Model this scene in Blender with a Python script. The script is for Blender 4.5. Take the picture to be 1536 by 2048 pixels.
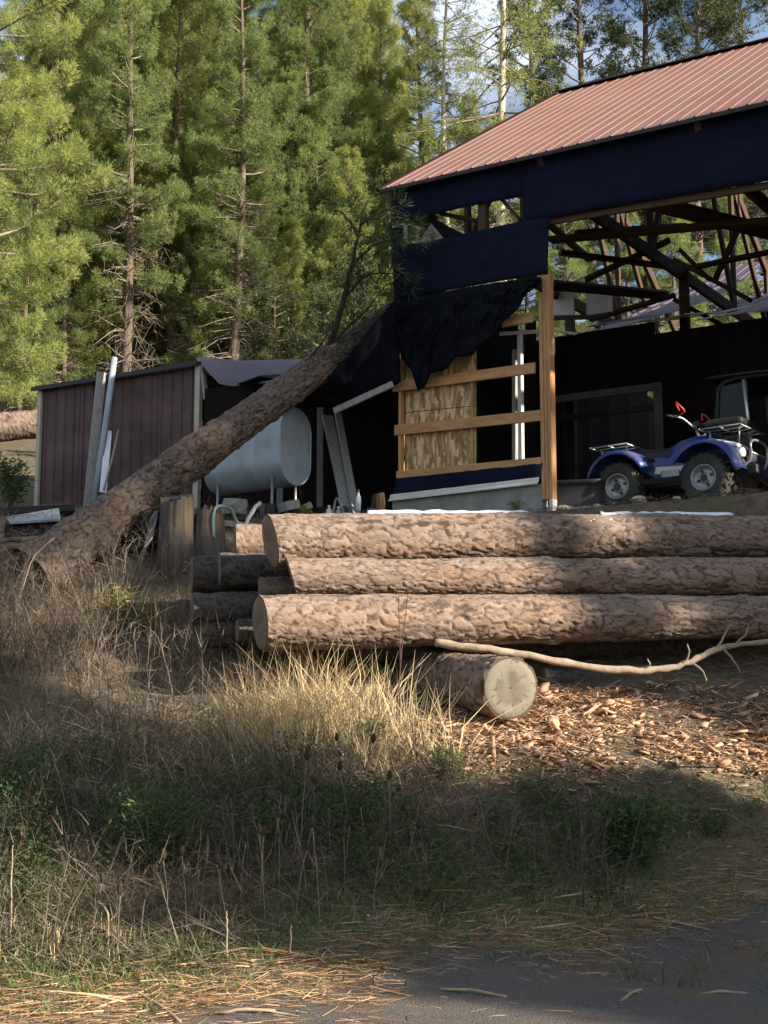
import bpy, math, random
import numpy as np
from mathutils import Vector, Matrix

for o in list(bpy.data.objects):
    bpy.data.objects.remove(o)
sc = bpy.context.scene
C = sc.collection

# ------------------------------------------------------------------ camera, sky, sun, exposure
EYE = 1.7
F = 3000.0                      # focal length in photograph pixels (1536 x 2048)
PITCH = math.radians(8.64)
cam = bpy.data.cameras.new('camera')
cam.sensor_width = 36.0
cam.sensor_fit = 'AUTO'
cam.lens = F / 2048.0 * 36.0
cam.clip_start = 0.1
cam.clip_end = 3000
camo = bpy.data.objects.new('camera', cam)
camo.location = (0, 0, EYE)
camo.rotation_euler = (math.pi / 2 + PITCH, 0, 0)
C.objects.link(camo)
sc.camera = camo

SUN_AZ = (0.87, -0.49)
SUN_EL = math.radians(23)
w = bpy.data.worlds.new('World')
sc.world = w
w.use_nodes = True
nt = w.node_tree
bg = nt.nodes['Background']
sky = nt.nodes.new('ShaderNodeTexSky')
sky.sky_type = 'NISHITA'
sky.sun_disc = False
sky.sun_elevation = SUN_EL
sky.sun_rotation = math.atan2(SUN_AZ[0], SUN_AZ[1])
sky.air_density = 1.0
sky.dust_density = 0.6
sky.ozone_density = 1.4
tc = nt.nodes.new('ShaderNodeTexCoord')
mp = nt.nodes.new('ShaderNodeMapping')
mp.inputs['Scale'].default_value = (2.2, 2.2, 5.0)
nz = nt.nodes.new('ShaderNodeTexNoise')
nz.inputs['Scale'].default_value = 1.6
nz.inputs['Detail'].default_value = 6
rp = nt.nodes.new('ShaderNodeValToRGB')
rp.color_ramp.elements[0].position = 0.46
rp.color_ramp.elements[1].position = 0.66
rp.color_ramp.elements[0].color = (0, 0, 0, 1)
rp.color_ramp.elements[1].color = (.75, .75, .75, 1)
mx = nt.nodes.new('ShaderNodeMixRGB')
mx.inputs['Color2'].default_value = (9.0, 9.3, 10.0, 1)
nt.links.new(tc.outputs['Generated'], mp.inputs['Vector'])
nt.links.new(mp.outputs['Vector'], nz.inputs['Vector'])
nt.links.new(nz.outputs['Fac'], rp.inputs['Fac'])
nt.links.new(rp.outputs['Color'], mx.inputs['Fac'])
nt.links.new(sky.outputs['Color'], mx.inputs['Color1'])
nt.links.new(mx.outputs['Color'], bg.inputs['Color'])
bg.inputs['Strength'].default_value = 0.066

sun = bpy.data.lights.new('sun', 'SUN')
sun.energy = 5.0
sun.angle = math.radians(0.53)
sun.color = (1.0, 0.89, 0.74)
suno = bpy.data.objects.new('sun', sun)
sd = Vector((SUN_AZ[0] * math.cos(SUN_EL), SUN_AZ[1] * math.cos(SUN_EL), math.sin(SUN_EL)))
suno.rotation_euler = sd.to_track_quat('Z', 'Y').to_euler()
suno.location = (30, -20, 30)
C.objects.link(suno)

sc.view_settings.view_transform = 'Standard'
sc.view_settings.look = 'None'
sc.view_settings.exposure = 1.45
sc.view_settings.gamma = 1.0
sc.view_settings.use_curve_mapping = False
sc.cycles.max_bounces = 4
sc.cycles.diffuse_bounces = 2
sc.cycles.transparent_max_bounces = 6

rng = np.random.default_rng(7)
random.seed(7)

# ------------------------------------------------------------------ places
def ray(u, v):
    xc = (u - 768) / F
    yc = (1024 - v) / F
    cp, sp = math.cos(PITCH), math.sin(PITCH)
    return Vector((xc, cp - yc * sp, sp + yc * cp))

def W(u, v, Y):
    """the point seen at photograph pixel (u, v) that lies Y metres ahead"""
    d = ray(u, v)
    return Vector((0, 0, EYE)) + d * (Y / d.y)

BY = [-400, -30, 0, 9, 10.2, 11, 11.8, 13, 15, 16, 16.8, 17.5, 18.5, 20, 27, 35, 60, 120, 400]
BZ = [-6, -.4, 0, 0, .12, .4, .8, 1.33, 1.93, 2.4, 2.8, 3.35, 4.15, 4.6, 5.9, 8.2, 16.5, 36, 60]
_yy = np.linspace(-60, 130, 3801)
_zz = np.interp(_yy, BY, BZ)
_k = np.hanning(21); _k /= _k.sum()
_zz = np.convolve(np.pad(_zz, 10, mode='edge'), _k, mode='valid')
BARN_O = (0.15, 20.5, 4.65)
BARN_R = math.radians(-32)
cR, sR = math.cos(BARN_R), math.sin(BARN_R)

def sstep(a, b, x):
    t = np.clip((x - a) / (b - a), 0, 1)
    return t * t * (3 - 2 * t)

def vnoise(x, y, s, seed=0):
    """cheap smooth value noise"""
    x = np.asarray(x, float) / s + seed * 17.3
    y = np.asarray(y, float) / s - seed * 9.1
    xi, yi = np.floor(x), np.floor(y)
    fx, fy = x - xi, y - yi
    fx = fx * fx * (3 - 2 * fx); fy = fy * fy * (3 - 2 * fy)
    def h(a, b):
        n = np.sin(a * 127.1 + b * 311.7 + seed * 74.7) * 43758.5453
        return n - np.floor(n)
    return (h(xi, yi) * (1 - fx) + h(xi + 1, yi) * fx) * (1 - fy) + (h(xi, yi + 1) * (1 - fx) + h(xi + 1, yi + 1) * fx) * fy

def ZT(x, y, bumps=True):
    """height of the ground"""
    x = np.asarray(x, float); y = np.asarray(y, float)
    g = 1 + 0.45 * np.clip(x, 0, 6)
    t = np.clip((y - 9) / 6, 0, 1)
    yy = np.where((y > 9) & (y < 15), 9 + 6 * t ** g, y)
    z = np.where((yy > -55) & (yy < 125), np.interp(yy, _yy, _zz), np.interp(yy, BY, BZ))
    dx, dy = x - BARN_O[0], y - BARN_O[1]
    ls = dx * cR + dy * sR
    ly = -dx * sR + dy * cR
    k = sstep(-1.0, -0.3, ly) * sstep(-1.2, -.2, ls) * (1 - sstep(12.5, 15, ly)) * (1 - sstep(14, 20, ls))
    z = z * (1 - k) + (BARN_O[2] - .06) * k
    # the slope falls away to the right beyond the log pile and right of the road
    r = sstep(7, 22, x) * (1 - sstep(26, 50, y))
    z = z * (1 - .75 * r * (1 - k))
    if bumps:
        off = sstep(9.5, 11, y) * (1 - k)
        z = z + off * ((vnoise(x, y, 1.1, 1) - .5) * .22 + (vnoise(x, y, .35, 2) - .5) * .07)
        z = z + (vnoise(x, y, .12, 3) - .5) * .02
    return z

def zt(x, y):
    return float(ZT(np.array([x]), np.array([y]))[0])

def ground_at(u, v, Y0=8.5, Y1=40):
    """where the line of sight through (u, v) meets the ground"""
    Ys = np.arange(Y0, Y1, .02)
    d = ray(u, v)
    x = d.x / d.y * Ys; z = EYE + d.z / d.y * Ys
    g_ = ZT(x, Ys, False)
    i = np.argmax(g_ > z)
    return Vector((x[i], Ys[i], zt(x[i], Ys[i])))

# ------------------------------------------------------------------ mesh helpers
def tag(o, label=None, cat=None, group=None, kind=None):
    if label: o['label'] = label
    if cat: o['category'] = cat
    if group: o['group'] = group
    if kind: o['kind'] = kind
    return o

def empty(name, loc, rot=None, parent=None):
    o = bpy.data.objects.new(name, None)
    o.empty_display_size = .2
    o.location = loc
    if rot is not None: o.rotation_euler = rot
    C.objects.link(o)
    if parent: o.parent = parent
    return o

def mesh_np(name, V, Fa, smooth=False, attrs=None):
    me = bpy.data.meshes.new(name)
    V = np.asarray(V, np.float32); Fa = np.asarray(Fa, np.int32)
    me.vertices.add(len(V)); me.vertices.foreach_set('co', V.ravel())
    me.loops.add(Fa.size); me.loops.foreach_set('vertex_index', Fa.ravel())
    me.polygons.add(len(Fa))
    me.polygons.foreach_set('loop_start', np.arange(len(Fa), dtype=np.int32) * Fa.shape[1])
    if smooth:
        me.polygons.foreach_set('use_smooth', np.ones(len(Fa), bool))
    for k, a in (attrs or {}).items():
        at = me.attributes.new(k, 'FLOAT', 'POINT')
        at.data.foreach_set('value', np.asarray(a, np.float32))
    me.update(calc_edges=True)
    me.validate()
    return me

def link(name, me, mat, parent=None, loc=None):
    o = bpy.data.objects.new(name, me)
    if mat is not None and not me.materials:
        me.materials.append(mat)
    C.objects.link(o)
    if parent: o.parent = parent
    if loc is not None: o.location = loc
    return o

class MB:
    def __init__(s):
        s.V = []; s.Fc = []
    def add(s, vs, fs):
        b = len(s.V)
        s.V += [tuple(v) for v in vs]
        s.Fc += [tuple(i + b for i in f) for f in fs]
        return s
    def box(s, c, d, R=None, taper=1.0):
        vs = []
        for z in (-1, 1):
            k = taper if z > 0 else 1
            for x, y in ((-1, -1), (1, -1), (1, 1), (-1, 1)):
                p = Vector((x * d[0] / 2 * k, y * d[1] / 2 * k, z * d[2] / 2))
                if R is not None: p = R @ p
                vs.append(p + Vector(c))
        return s.add(vs, [(3, 2, 1, 0), (4, 5, 6, 7), (0, 1, 5, 4), (1, 2, 6, 5), (2, 3, 7, 6), (3, 0, 4, 7)])
    def beam(s, p0, p1, wd, ht, up=(0, 0, 1), bev=.006):
        p0, p1 = Vector(p0), Vector(p1)
        d = (p1 - p0)
        x = d.normalized()
        y = Vector(up).cross(x)
        if y.length < 1e-4: y = Vector((0, 1, 0)).cross(x)
        y.normalize(); z = x.cross(y)
        a, b, e = wd / 2, ht / 2, min(bev, wd * .2, ht * .2)
        prof = [(-a + e, -b), (a - e, -b), (a, -b + e), (a, b - e), (a - e, b), (-a + e, b), (-a, b - e), (-a, -b + e)]
        vs = [p0 + y * i + z * j for i, j in prof] + [p1 + y * i + z * j for i, j in prof]
        fs = [tuple(range(7, -1, -1)), tuple(range(8, 16))] + [(i, (i + 1) % 8, 8 + (i + 1) % 8, 8 + i) for i in range(8)]
        return s.add(vs, fs)
    def tube(s, path, rad, n=8, caps=True):
        path = [Vector(p) for p in path]
        if not hasattr(rad, '__len__'): rad = [rad] * len(path)
        up = Vector((.13, .21, .97))
        vs = []
        for i, p in enumerate(path):
            t = path[min(i + 1, len(path) - 1)] - path[max(i - 1, 0)]
            t.normalize()
            a = t.cross(up)
            if a.length < 1e-3: a = t.cross(Vector((1, 0, 0)))
            a.normalize(); b = t.cross(a)
            for k in range(n):
                th = 2 * math.pi * k / n
                vs.append(p + (a * math.cos(th) + b * math.sin(th)) * rad[i])
        fs = []
        for i in range(len(path) - 1):
            for k in range(n):
                fs.append((i * n + k, i * n + (k + 1) % n, (i + 1) * n + (k + 1) % n, (i + 1) * n + k))
        if caps:
            fs.append(tuple(range(n))); m = (len(path) - 1) * n
            fs.append(tuple(m + k for k in range(n - 1, -1, -1)))
        return s.add(vs, fs)
    def lathe(s, prof, n=24, axis='Y', c=(0, 0, 0)):
        """profile of (radius, offset along the axis)"""
        vs = []
        for r, h in prof:
            for k in range(n):
                th = 2 * math.pi * k / n
                a, b = r * math.cos(th), r * math.sin(th)
                p = {'Y': (a, h, b), 'Z': (a, b, h), 'X': (h, a, b)}[axis]
                vs.append((p[0] + c[0], p[1] + c[1], p[2] + c[2]))
        fs = []
        for i in range(len(prof) - 1):
            for k in range(n):
                fs.append((i * n + k, i * n + (k + 1) % n, (i + 1) * n + (k + 1) % n, (i + 1) * n + k))
        return s.add(vs, fs)
    def sheet(s, G, th=.01):
        """grid of points, given a thickness"""
        m, n = len(G), len(G[0])
        G = [[Vector(p) for p in r] for r in G]
        top, bot = [], []
        for i in range(m):
            for j in range(n):
                du = G[min(i + 1, m - 1)][j] - G[max(i - 1, 0)][j]
                dv = G[i][min(j + 1, n - 1)] - G[i][max(j - 1, 0)]
                nn = du.cross(dv)
                if nn.length < 1e-9: nn = Vector((0, 0, 1))
                nn.normalize()
                top.append(G[i][j] + nn * th / 2); bot.append(G[i][j] - nn * th / 2)
        N = m * n
        fs = []
        for i in range(m - 1):
            for j in range(n - 1):
                a, b, c_, d = i * n + j, i * n + j + 1, (i + 1) * n + j + 1, (i + 1) * n + j
                fs.append((a, d, c_, b)); fs.append((N + a, N + b, N + c_, N + d))
        rim = [(0, j) for j in range(n)] + [(i, n - 1) for i in range(1, m)] + [(m - 1, j) for j in range(n - 2, -1, -1)] + [(i, 0) for i in range(m - 2, 0, -1)]
        ids = [i * n + j for i, j in rim]
        for k in range(len(ids)):
            a, b = ids[k], ids[(k + 1) % len(ids)]
            fs.append((a, b, N + b, N + a))
        return s.add(top + bot, fs)
    def prism(s, poly, ext):
        n = len(poly); e = Vector(ext)
        vs = [Vector(p) for p in poly] + [Vector(p) + e for p in poly]
        fs = [tuple(range(n)), tuple(range(2 * n - 1, n - 1, -1))] + [(i, n + i, n + (i + 1) % n, (i + 1) % n) for i in range(n)]
        return s.add(vs, fs)
    def mesh(s, name, smooth=False):
        me = bpy.data.meshes.new(name)
        me.from_pydata(s.V, [], s.Fc)
        if smooth:
            for p in me.polygons: p.use_smooth = True
        import bmesh
        bm = bmesh.new(); bm.from_mesh(me)
        bmesh.ops.recalc_face_normals(bm, faces=bm.faces)
        bm.to_mesh(me); bm.free()
        me.update()
        return me
    def build(s, name, mat, parent=None, smooth=False, loc=None, bevel=0, auto=False):
        o = link(name, s.mesh(name, smooth), mat, parent, loc)
        if bevel:
            b = o.modifiers.new('bevel', 'BEVEL'); b.width = bevel; b.segments = 2; b.limit_method = 'ANGLE'
        return o

def copy_tree(o, parent=None):
    c = o.copy()
    C.objects.link(c)
    c.parent = parent
    for ch in list(o.children):
        copy_tree(ch, c)
    return c

# ------------------------------------------------------------------ materials
def mat(name, c1, c2, scale=6, stretch=(1, 1, 1), rough=.85, bump=.3, bscale=40, metal=0, c3=None, s3=1.3, amt3=.5,
        attr=None, spec=.35, detail=6, coat=0, bstretch=None, lo=.3, hi=.7, bdist=.01):
    m = bpy.data.materials.new(name)
    m.use_nodes = True
    n, l = m.node_tree.nodes, m.node_tree.links
    p = n['Principled BSDF']
    p.inputs['Roughness'].default_value = rough
    p.inputs['Metallic'].default_value = metal
    p.inputs['Specular IOR Level'].default_value = spec
    p.inputs['Coat Weight'].default_value = coat
    t = n.new('ShaderNodeTexCoord')
    mp_ = n.new('ShaderNodeMapping'); mp_.inputs['Scale'].default_value = stretch
    l.new(t.outputs['Object'], mp_.inputs['Vector'])
    nz_ = n.new('ShaderNodeTexNoise'); nz_.inputs['Scale'].default_value = scale; nz_.inputs['Detail'].default_value = detail
    l.new(mp_.outputs['Vector'], nz_.inputs['Vector'])
    r = n.new('ShaderNodeValToRGB')
    r.color_ramp.elements[0].position = lo; r.color_ramp.elements[1].position = hi
    r.color_ramp.elements[0].color = (*c1, 1); r.color_ramp.elements[1].color = (*c2, 1)
    src = nz_.outputs['Fac']
    if attr:
        a = n.new('ShaderNodeAttribute'); a.attribute_name = attr
        ad = n.new('ShaderNodeMath'); ad.operation = 'MULTIPLY_ADD'
        ad.inputs[1].default_value = .6; l.new(a.outputs['Fac'], ad.inputs[0])
        mu = n.new('ShaderNodeMath'); mu.operation = 'MULTIPLY'; mu.inputs[1].default_value = .5
        l.new(nz_.outputs['Fac'], mu.inputs[0]); l.new(mu.outputs[0], ad.inputs[2])
        src = ad.outputs[0]
    l.new(src, r.inputs['Fac'])
    col = r.outputs['Color']
    if c3:
        n3 = n.new('ShaderNodeTexNoise'); n3.inputs['Scale'].default_value = s3; n3.inputs['Detail'].default_value = 4
        l.new(mp_.outputs['Vector'], n3.inputs['Vector'])
        r3 = n.new('ShaderNodeValToRGB')
        r3.color_ramp.elements[0].position = .45; r3.color_ramp.elements[1].position = .68
        r3.color_ramp.elements[0].color = (0, 0, 0, 1); r3.color_ramp.elements[1].color = (amt3,) * 3 + (1,)
        l.new(n3.outputs['Fac'], r3.inputs['Fac'])
        mm = n.new('ShaderNodeMixRGB'); mm.inputs['Color2'].default_value = (*c3, 1)
        l.new(r3.outputs['Color'], mm.inputs['Fac']); l.new(col, mm.inputs['Color1'])
        col = mm.outputs['Color']
    l.new(col, p.inputs['Base Color'])
    if bump:
        nb = n.new('ShaderNodeTexNoise'); nb.inputs['Scale'].default_value = bscale; nb.inputs['Detail'].default_value = 5
        l.new(mp_.outputs['Vector'], nb.inputs['Vector'])
        b = n.new('ShaderNodeBump'); b.inputs['Strength'].default_value = bump; b.inputs['Distance'].default_value = bdist
        l.new(nb.outputs['Fac'], b.inputs['Height'])
        l.new(b.outputs['Normal'], p.inputs['Normal'])
    m['_col'] = 1
    return m

def leafmat(name, cols, trans=.3, rough=.75, attr='rnd', tcol=1.3):
    m = bpy.data.materials.new(name)
    m.use_nodes = True
    n, l = m.node_tree.nodes, m.node_tree.links
    p = n['Principled BSDF']; p.inputs['Roughness'].default_value = rough; p.inputs['Specular IOR Level'].default_value = .2
    a = n.new('ShaderNodeAttribute'); a.attribute_name = attr
    r = n.new('ShaderNodeValToRGB')
    while len(r.color_ramp.elements) < len(cols): r.color_ramp.elements.new(.5)
    for i, c in enumerate(cols):
        r.color_ramp.elements[i].position = i / (len(cols) - 1)
        r.color_ramp.elements[i].color = (*c, 1)
    l.new(a.outputs['Fac'], r.inputs['Fac'])
    oi = n.new('ShaderNodeObjectInfo')
    hs = n.new('ShaderNodeHueSaturation')
    mr = n.new('ShaderNodeMapRange'); mr.inputs['To Min'].default_value = .8; mr.inputs['To Max'].default_value = 1.2
    l.new(oi.outputs['Random'], mr.inputs['Value']); l.new(mr.outputs['Result'], hs.inputs['Value'])
    l.new(r.outputs['Color'], hs.inputs['Color'])
    l.new(hs.outputs['Color'], p.inputs['Base Color'])
    tr = n.new('ShaderNodeBsdfTranslucent')
    g = n.new('ShaderNodeMixRGB'); g.blend_type = 'MULTIPLY'; g.inputs['Fac'].default_value = 1
    g.inputs['Color2'].default_value = (tcol, tcol, tcol * .7, 1)
    l.new(hs.outputs['Color'], g.inputs['Color1']); l.new(g.outputs['Color'], tr.inputs['Color'])
    ms = n.new('ShaderNodeMixShader'); ms.inputs['Fac'].default_value = trans
    l.new(p.outputs['BSDF'], ms.inputs[1]); l.new(tr.outputs['BSDF'], ms.inputs[2])
    l.new(ms.outputs['Shader'], n['Material Output'].inputs['Surface'])
    return m

def barkmat(name, dark, plate1, plate2, red):
    m = bpy.data.materials.new(name); m.use_nodes = True
    n, l = m.node_tree.nodes, m.node_tree.links
    p = n['Principled BSDF']; p.inputs['Roughness'].default_value = .9; p.inputs['Specular IOR Level'].default_value = .2
    a = n.new('ShaderNodeAttribute'); a.attribute_name = 'plate'
    k = n.new('ShaderNodeAttribute'); k.attribute_name = 'crack'
    r = n.new('ShaderNodeValToRGB')
    r.color_ramp.elements[0].color = (*plate1, 1); r.color_ramp.elements[1].color = (*plate2, 1)
    t = n.new('ShaderNodeTexCoord')
    mp_ = n.new('ShaderNodeMapping'); mp_.inputs['Scale'].default_value = (.4, 1, 1); l.new(t.outputs['Object'], mp_.inputs['Vector'])
    nz_ = n.new('ShaderNodeTexNoise'); nz_.inputs['Scale'].default_value = 38; nz_.inputs['Detail'].default_value = 6
    l.new(mp_.outputs['Vector'], nz_.inputs['Vector'])
    ad = n.new('ShaderNodeMath'); ad.operation = 'MULTIPLY_ADD'; ad.inputs[1].default_value = .75
    l.new(a.outputs['Fac'], ad.inputs[0])
    sb = n.new('ShaderNodeMath'); sb.operation = 'MULTIPLY_ADD'; sb.inputs[1].default_value = .9; sb.inputs[2].default_value = -.35
    l.new(nz_.outputs['Fac'], sb.inputs[0]); l.new(sb.outputs[0], ad.inputs[2])
    l.new(ad.outputs[0], r.inputs['Fac'])
    n2 = n.new('ShaderNodeTexNoise'); n2.inputs['Scale'].default_value = 2.6; n2.inputs['Detail'].default_value = 5
    l.new(mp_.outputs['Vector'], n2.inputs['Vector'])
    r2 = n.new('ShaderNodeValToRGB'); r2.color_ramp.elements[0].position = .5; r2.color_ramp.elements[1].position = .7
    r2.color_ramp.elements[0].color = (0, 0, 0, 1); r2.color_ramp.elements[1].color = (.38, .38, .38, 1)
    l.new(n2.outputs['Fac'], r2.inputs['Fac'])
    m1 = n.new('ShaderNodeMixRGB'); m1.inputs['Color2'].default_value = (*red, 1)
    l.new(r2.outputs['Color'], m1.inputs['Fac']); l.new(r.outputs['Color'], m1.inputs['Color1'])
    m2 = n.new('ShaderNodeMixRGB'); m2.inputs['Color2'].default_value = (*dark, 1)
    l.new(k.outputs['Fac'], m2.inputs['Fac']); l.new(m1.outputs['Color'], m2.inputs['Color1'])
    l.new(m2.outputs['Color'], p.inputs['Base Color'])
    b = n.new('ShaderNodeBump'); b.inputs['Strength'].default_value = .7; b.inputs['Distance'].default_value = .012
    l.new(nz_.outputs['Fac'], b.inputs['Height']); l.new(b.outputs['Normal'], p.inputs['Normal'])
    return m

def ringmat(name, c1, c2, core):
    """sawn log end, rings round the log's own X axis"""
    m = bpy.data.materials.new(name); m.use_nodes = True
    n, l = m.node_tree.nodes, m.node_tree.links
    p = n['Principled BSDF']; p.inputs['Roughness'].default_value = .85
    t = n.new('ShaderNodeTexCoord')
    mp_ = n.new('ShaderNodeMapping'); mp_.inputs['Scale'].default_value = (0, 1, 1); l.new(t.outputs['Object'], mp_.inputs['Vector'])
    wv = n.new('ShaderNodeTexWave'); wv.wave_type = 'RINGS'; wv.rings_direction = 'SPHERICAL'
    wv.inputs['Scale'].default_value = 16; wv.inputs['Distortion'].default_value = 1.5; wv.inputs['Detail'].default_value = 4; wv.inputs['Detail Scale'].default_value = 3
    l.new(mp_.outputs['Vector'], wv.inputs['Vector'])
    r = n.new('ShaderNodeValToRGB'); r.color_ramp.elements[0].color = (*c1, 1); r.color_ramp.elements[1].color = (*c2, 1)
    l.new(wv.outputs['Fac'], r.inputs['Fac'])
    ln = n.new('ShaderNodeVectorMath'); ln.operation = 'LENGTH'; l.new(mp_.outputs['Vector'], ln.inputs[0])
    nz_ = n.new('ShaderNodeTexNoise'); nz_.inputs['Scale'].default_value = 9; nz_.inputs['Detail'].default_value = 5
    l.new(t.outputs['Object'], nz_.inputs['Vector'])
    ad = n.new('ShaderNodeMath'); ad.operation = 'MULTIPLY_ADD'; ad.inputs[1].default_value = .16; l.new(nz_.outputs['Fac'], ad.inputs[0]); l.new(ln.outputs['Value'], ad.inputs[2])
    r2 = n.new('ShaderNodeValToRGB'); r2.color_ramp.elements[0].position = .21; r2.color_ramp.elements[1].position = .26
    r2.color_ramp.elements[0].color = (.75,) * 3 + (1,); r2.color_ramp.elements[1].color = (0, 0, 0, 1)
    l.new(ad.outputs[0], r2.inputs['Fac'])
    mm = n.new('ShaderNodeMixRGB'); mm.inputs['Color2'].default_value = (*core, 1)
    l.new(r2.outputs['Color'], mm.inputs['Fac']); l.new(r.outputs['Color'], mm.inputs['Color1'])
    sx = n.new('ShaderNodeSeparateXYZ'); l.new(t.outputs['Object'], sx.inputs[0])
    at = n.new('ShaderNodeMath'); at.operation = 'ARCTAN2'; l.new(sx.outputs['Y'], at.inputs[0]); l.new(sx.outputs['Z'], at.inputs[1])
    cb = n.new('ShaderNodeCombineXYZ'); l.new(at.outputs[0], cb.inputs['X'])
    rs = n.new('ShaderNodeMath'); rs.operation = 'MULTIPLY'; rs.inputs[1].default_value = 1.6; l.new(ln.outputs['Value'], rs.inputs[0]); l.new(rs.outputs[0], cb.inputs['Y'])
    nc_ = n.new('ShaderNodeTexNoise'); nc_.inputs['Scale'].default_value = 5.5; nc_.inputs['Detail'].default_value = 3; l.new(cb.outputs[0], nc_.inputs['Vector'])
    rc = n.new('ShaderNodeValToRGB'); rc.color_ramp.elements[0].position = .36; rc.color_ramp.elements[1].position = .43
    rc.color_ramp.elements[0].color = (.8, .8, .8, 1); rc.color_ramp.elements[1].color = (0, 0, 0, 1); l.new(nc_.outputs['Fac'], rc.inputs['Fac'])
    mc = n.new('ShaderNodeMixRGB'); mc.inputs['Color2'].default_value = (core[0] * .6, core[1] * .6, core[2] * .6, 1)
    l.new(rc.outputs['Color'], mc.inputs['Fac']); l.new(mm.outputs['Color'], mc.inputs['Color1'])
    ns = n.new('ShaderNodeTexNoise'); ns.inputs['Scale'].default_value = 6; ns.inputs['Detail'].default_value = 6; l.new(t.outputs['Object'], ns.inputs['Vector'])
    rn = n.new('ShaderNodeValToRGB'); rn.color_ramp.elements[0].position = .4; rn.color_ramp.elements[1].position = .75
    rn.color_ramp.elements[0].color = (0, 0, 0, 1); rn.color_ramp.elements[1].color = (.8, .8, .8, 1); l.new(ns.outputs['Fac'], rn.inputs['Fac'])
    mg = n.new('ShaderNodeMixRGB'); mg.inputs['Color2'].default_value = (.16, .155, .12, 1)
    l.new(rn.outputs['Color'], mg.inputs['Fac']); l.new(mc.outputs['Color'], mg.inputs['Color1'])
    l.new(mg.outputs['Color'], p.inputs['Base Color'])
    bb = n.new('ShaderNodeBump'); bb.inputs['Strength'].default_value = .5; bb.inputs['Distance'].default_value = .006
    l.new(nc_.outputs['Fac'], bb.inputs['Height']); l.new(bb.outputs['Normal'], p.inputs['Normal'])
    return m

MT = {}
MT['ground'] = mat('forest_soil', (.075, .058, .04), (.17, .125, .085), 9, rough=.95, bump=.8, bscale=30, c3=(.07, .075, .035), s3=.9, amt3=.6, bdist=.03)
MT['asphalt'] = mat('worn_asphalt', (.055, .05, .047), (.125, .112, .10), 45, rough=.95, bump=1.0, bscale=70, c3=(.12, .082, .055), s3=1.1, amt3=.9, bdist=.02)
MT['roof'] = mat('brick_red_metal', (.20, .088, .054), (.25, .116, .074), 1.2, rough=.46, bump=.05, bscale=5, spec=.5, c3=(.21, .125, .098), s3=1.7, amt3=.6)
MT['roofp'] = mat('shaded_plum_metal', (.085, .06, .09), (.12, .085, .12), 1.5, rough=.4, bump=.05, bscale=6, spec=.5)  # plum sheet colour dimmed for the shade inside the barn
MT['roofs'] = mat('plum_shed_metal', (.22, .20, .24), (.29, .265, .31), 1.5, rough=.4, bump=.05, bscale=6, spec=.5)
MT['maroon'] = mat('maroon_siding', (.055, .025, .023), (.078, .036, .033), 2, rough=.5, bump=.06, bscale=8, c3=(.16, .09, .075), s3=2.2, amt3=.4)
MT['maroon_in'] = mat('shaded_maroon_siding', (.008, .0045, .0045), (.014, .008, .008), 2, rough=.8, bump=.06, bscale=8, spec=.1)  # interior shade put into the siding colour, close to black
MT['navy'] = mat('navy_house_wrap', (.003, .0045, .016), (.005, .007, .024), 2.5, rough=.75, bump=.25, bscale=7, spec=.12, bdist=.03)
MT['black'] = mat('black_tarp', (.002, .0025, .005), (.004, .005, .009), 3, rough=.8, bump=.4, bscale=9, spec=.1, bdist=.03)
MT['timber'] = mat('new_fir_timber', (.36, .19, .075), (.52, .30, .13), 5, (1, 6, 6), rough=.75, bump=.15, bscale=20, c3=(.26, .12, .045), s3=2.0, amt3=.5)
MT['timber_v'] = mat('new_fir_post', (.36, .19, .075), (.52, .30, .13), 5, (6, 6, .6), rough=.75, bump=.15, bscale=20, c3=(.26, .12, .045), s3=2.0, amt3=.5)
MT['timber_d'] = mat('shaded_fir_framing', (.04, .021, .011), (.075, .038, .018), 4, (2, 2, 2), rough=.8, bump=.15, bscale=20)  # framing colour darkened to stand for the shade under the roof
MT['grey'] = mat('weathered_board', (.20, .19, .17), (.33, .31, .28), 6, (6, 6, .7), rough=.9, bump=.3, bscale=20)
MT['dgrey'] = mat('dark_grey_trim', (.07, .068, .062), (.11, .105, .095), 5, rough=.8, bump=.2)
MT['trimw'] = mat('dusty_white_trim', (.52, .50, .45), (.62, .60, .55), 4, rough=.6, bump=.1, bscale=20, c3=(.4, .37, .31), s3=3, amt3=.5)
MT['beige'] = mat('beige_trim', (.40, .36, .27), (.50, .45, .34), 4, rough=.6, bump=.1, bscale=20, c3=(.32, .27, .2), s3=3, amt3=.5)
MT['white'] = mat('white_plastic', (.68, .70, .74), (.80, .82, .85), 4, rough=.45, bump=.2, bscale=14)
MT['concrete'] = mat('grey_concrete', (.21, .21, .19), (.31, .30, .27), 7, rough=.9, bump=.35, bscale=60, c3=(.17, .18, .14), s3=2.2, amt3=.5)
MT['tank'] = mat('galvanised_tank', (.26, .31, .35), (.34, .39, .43), 2.0, rough=.5, bump=.08, bscale=9, metal=.1, spec=.5, c3=(.20, .175, .15), s3=3.0, amt3=.6)
MT['hose'] = mat('faded_hose', (.12, .17, .17), (.20, .26, .25), 6, rough=.6, bump=.1)
MT['tankend'] = mat('sky_lit_tank_end', (.38, .44, .48), (.47, .53, .57), 2.0, rough=.5, bump=.06, bscale=9, spec=.5, c3=(.28, .27, .25), s3=3.0, amt3=.55)  # paler than the shell: sky light on the end put into colour
MT['steel'] = mat('dull_steel', (.22, .22, .22), (.34, .34, .34), 6, rough=.45, metal=.7, bump=.1)
MT['rubber'] = mat('tyre_rubber', (.018, .018, .018), (.035, .033, .03), 12, rough=.8, bump=.3, c3=(.09, .075, .055), s3=4, amt3=.4)
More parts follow.
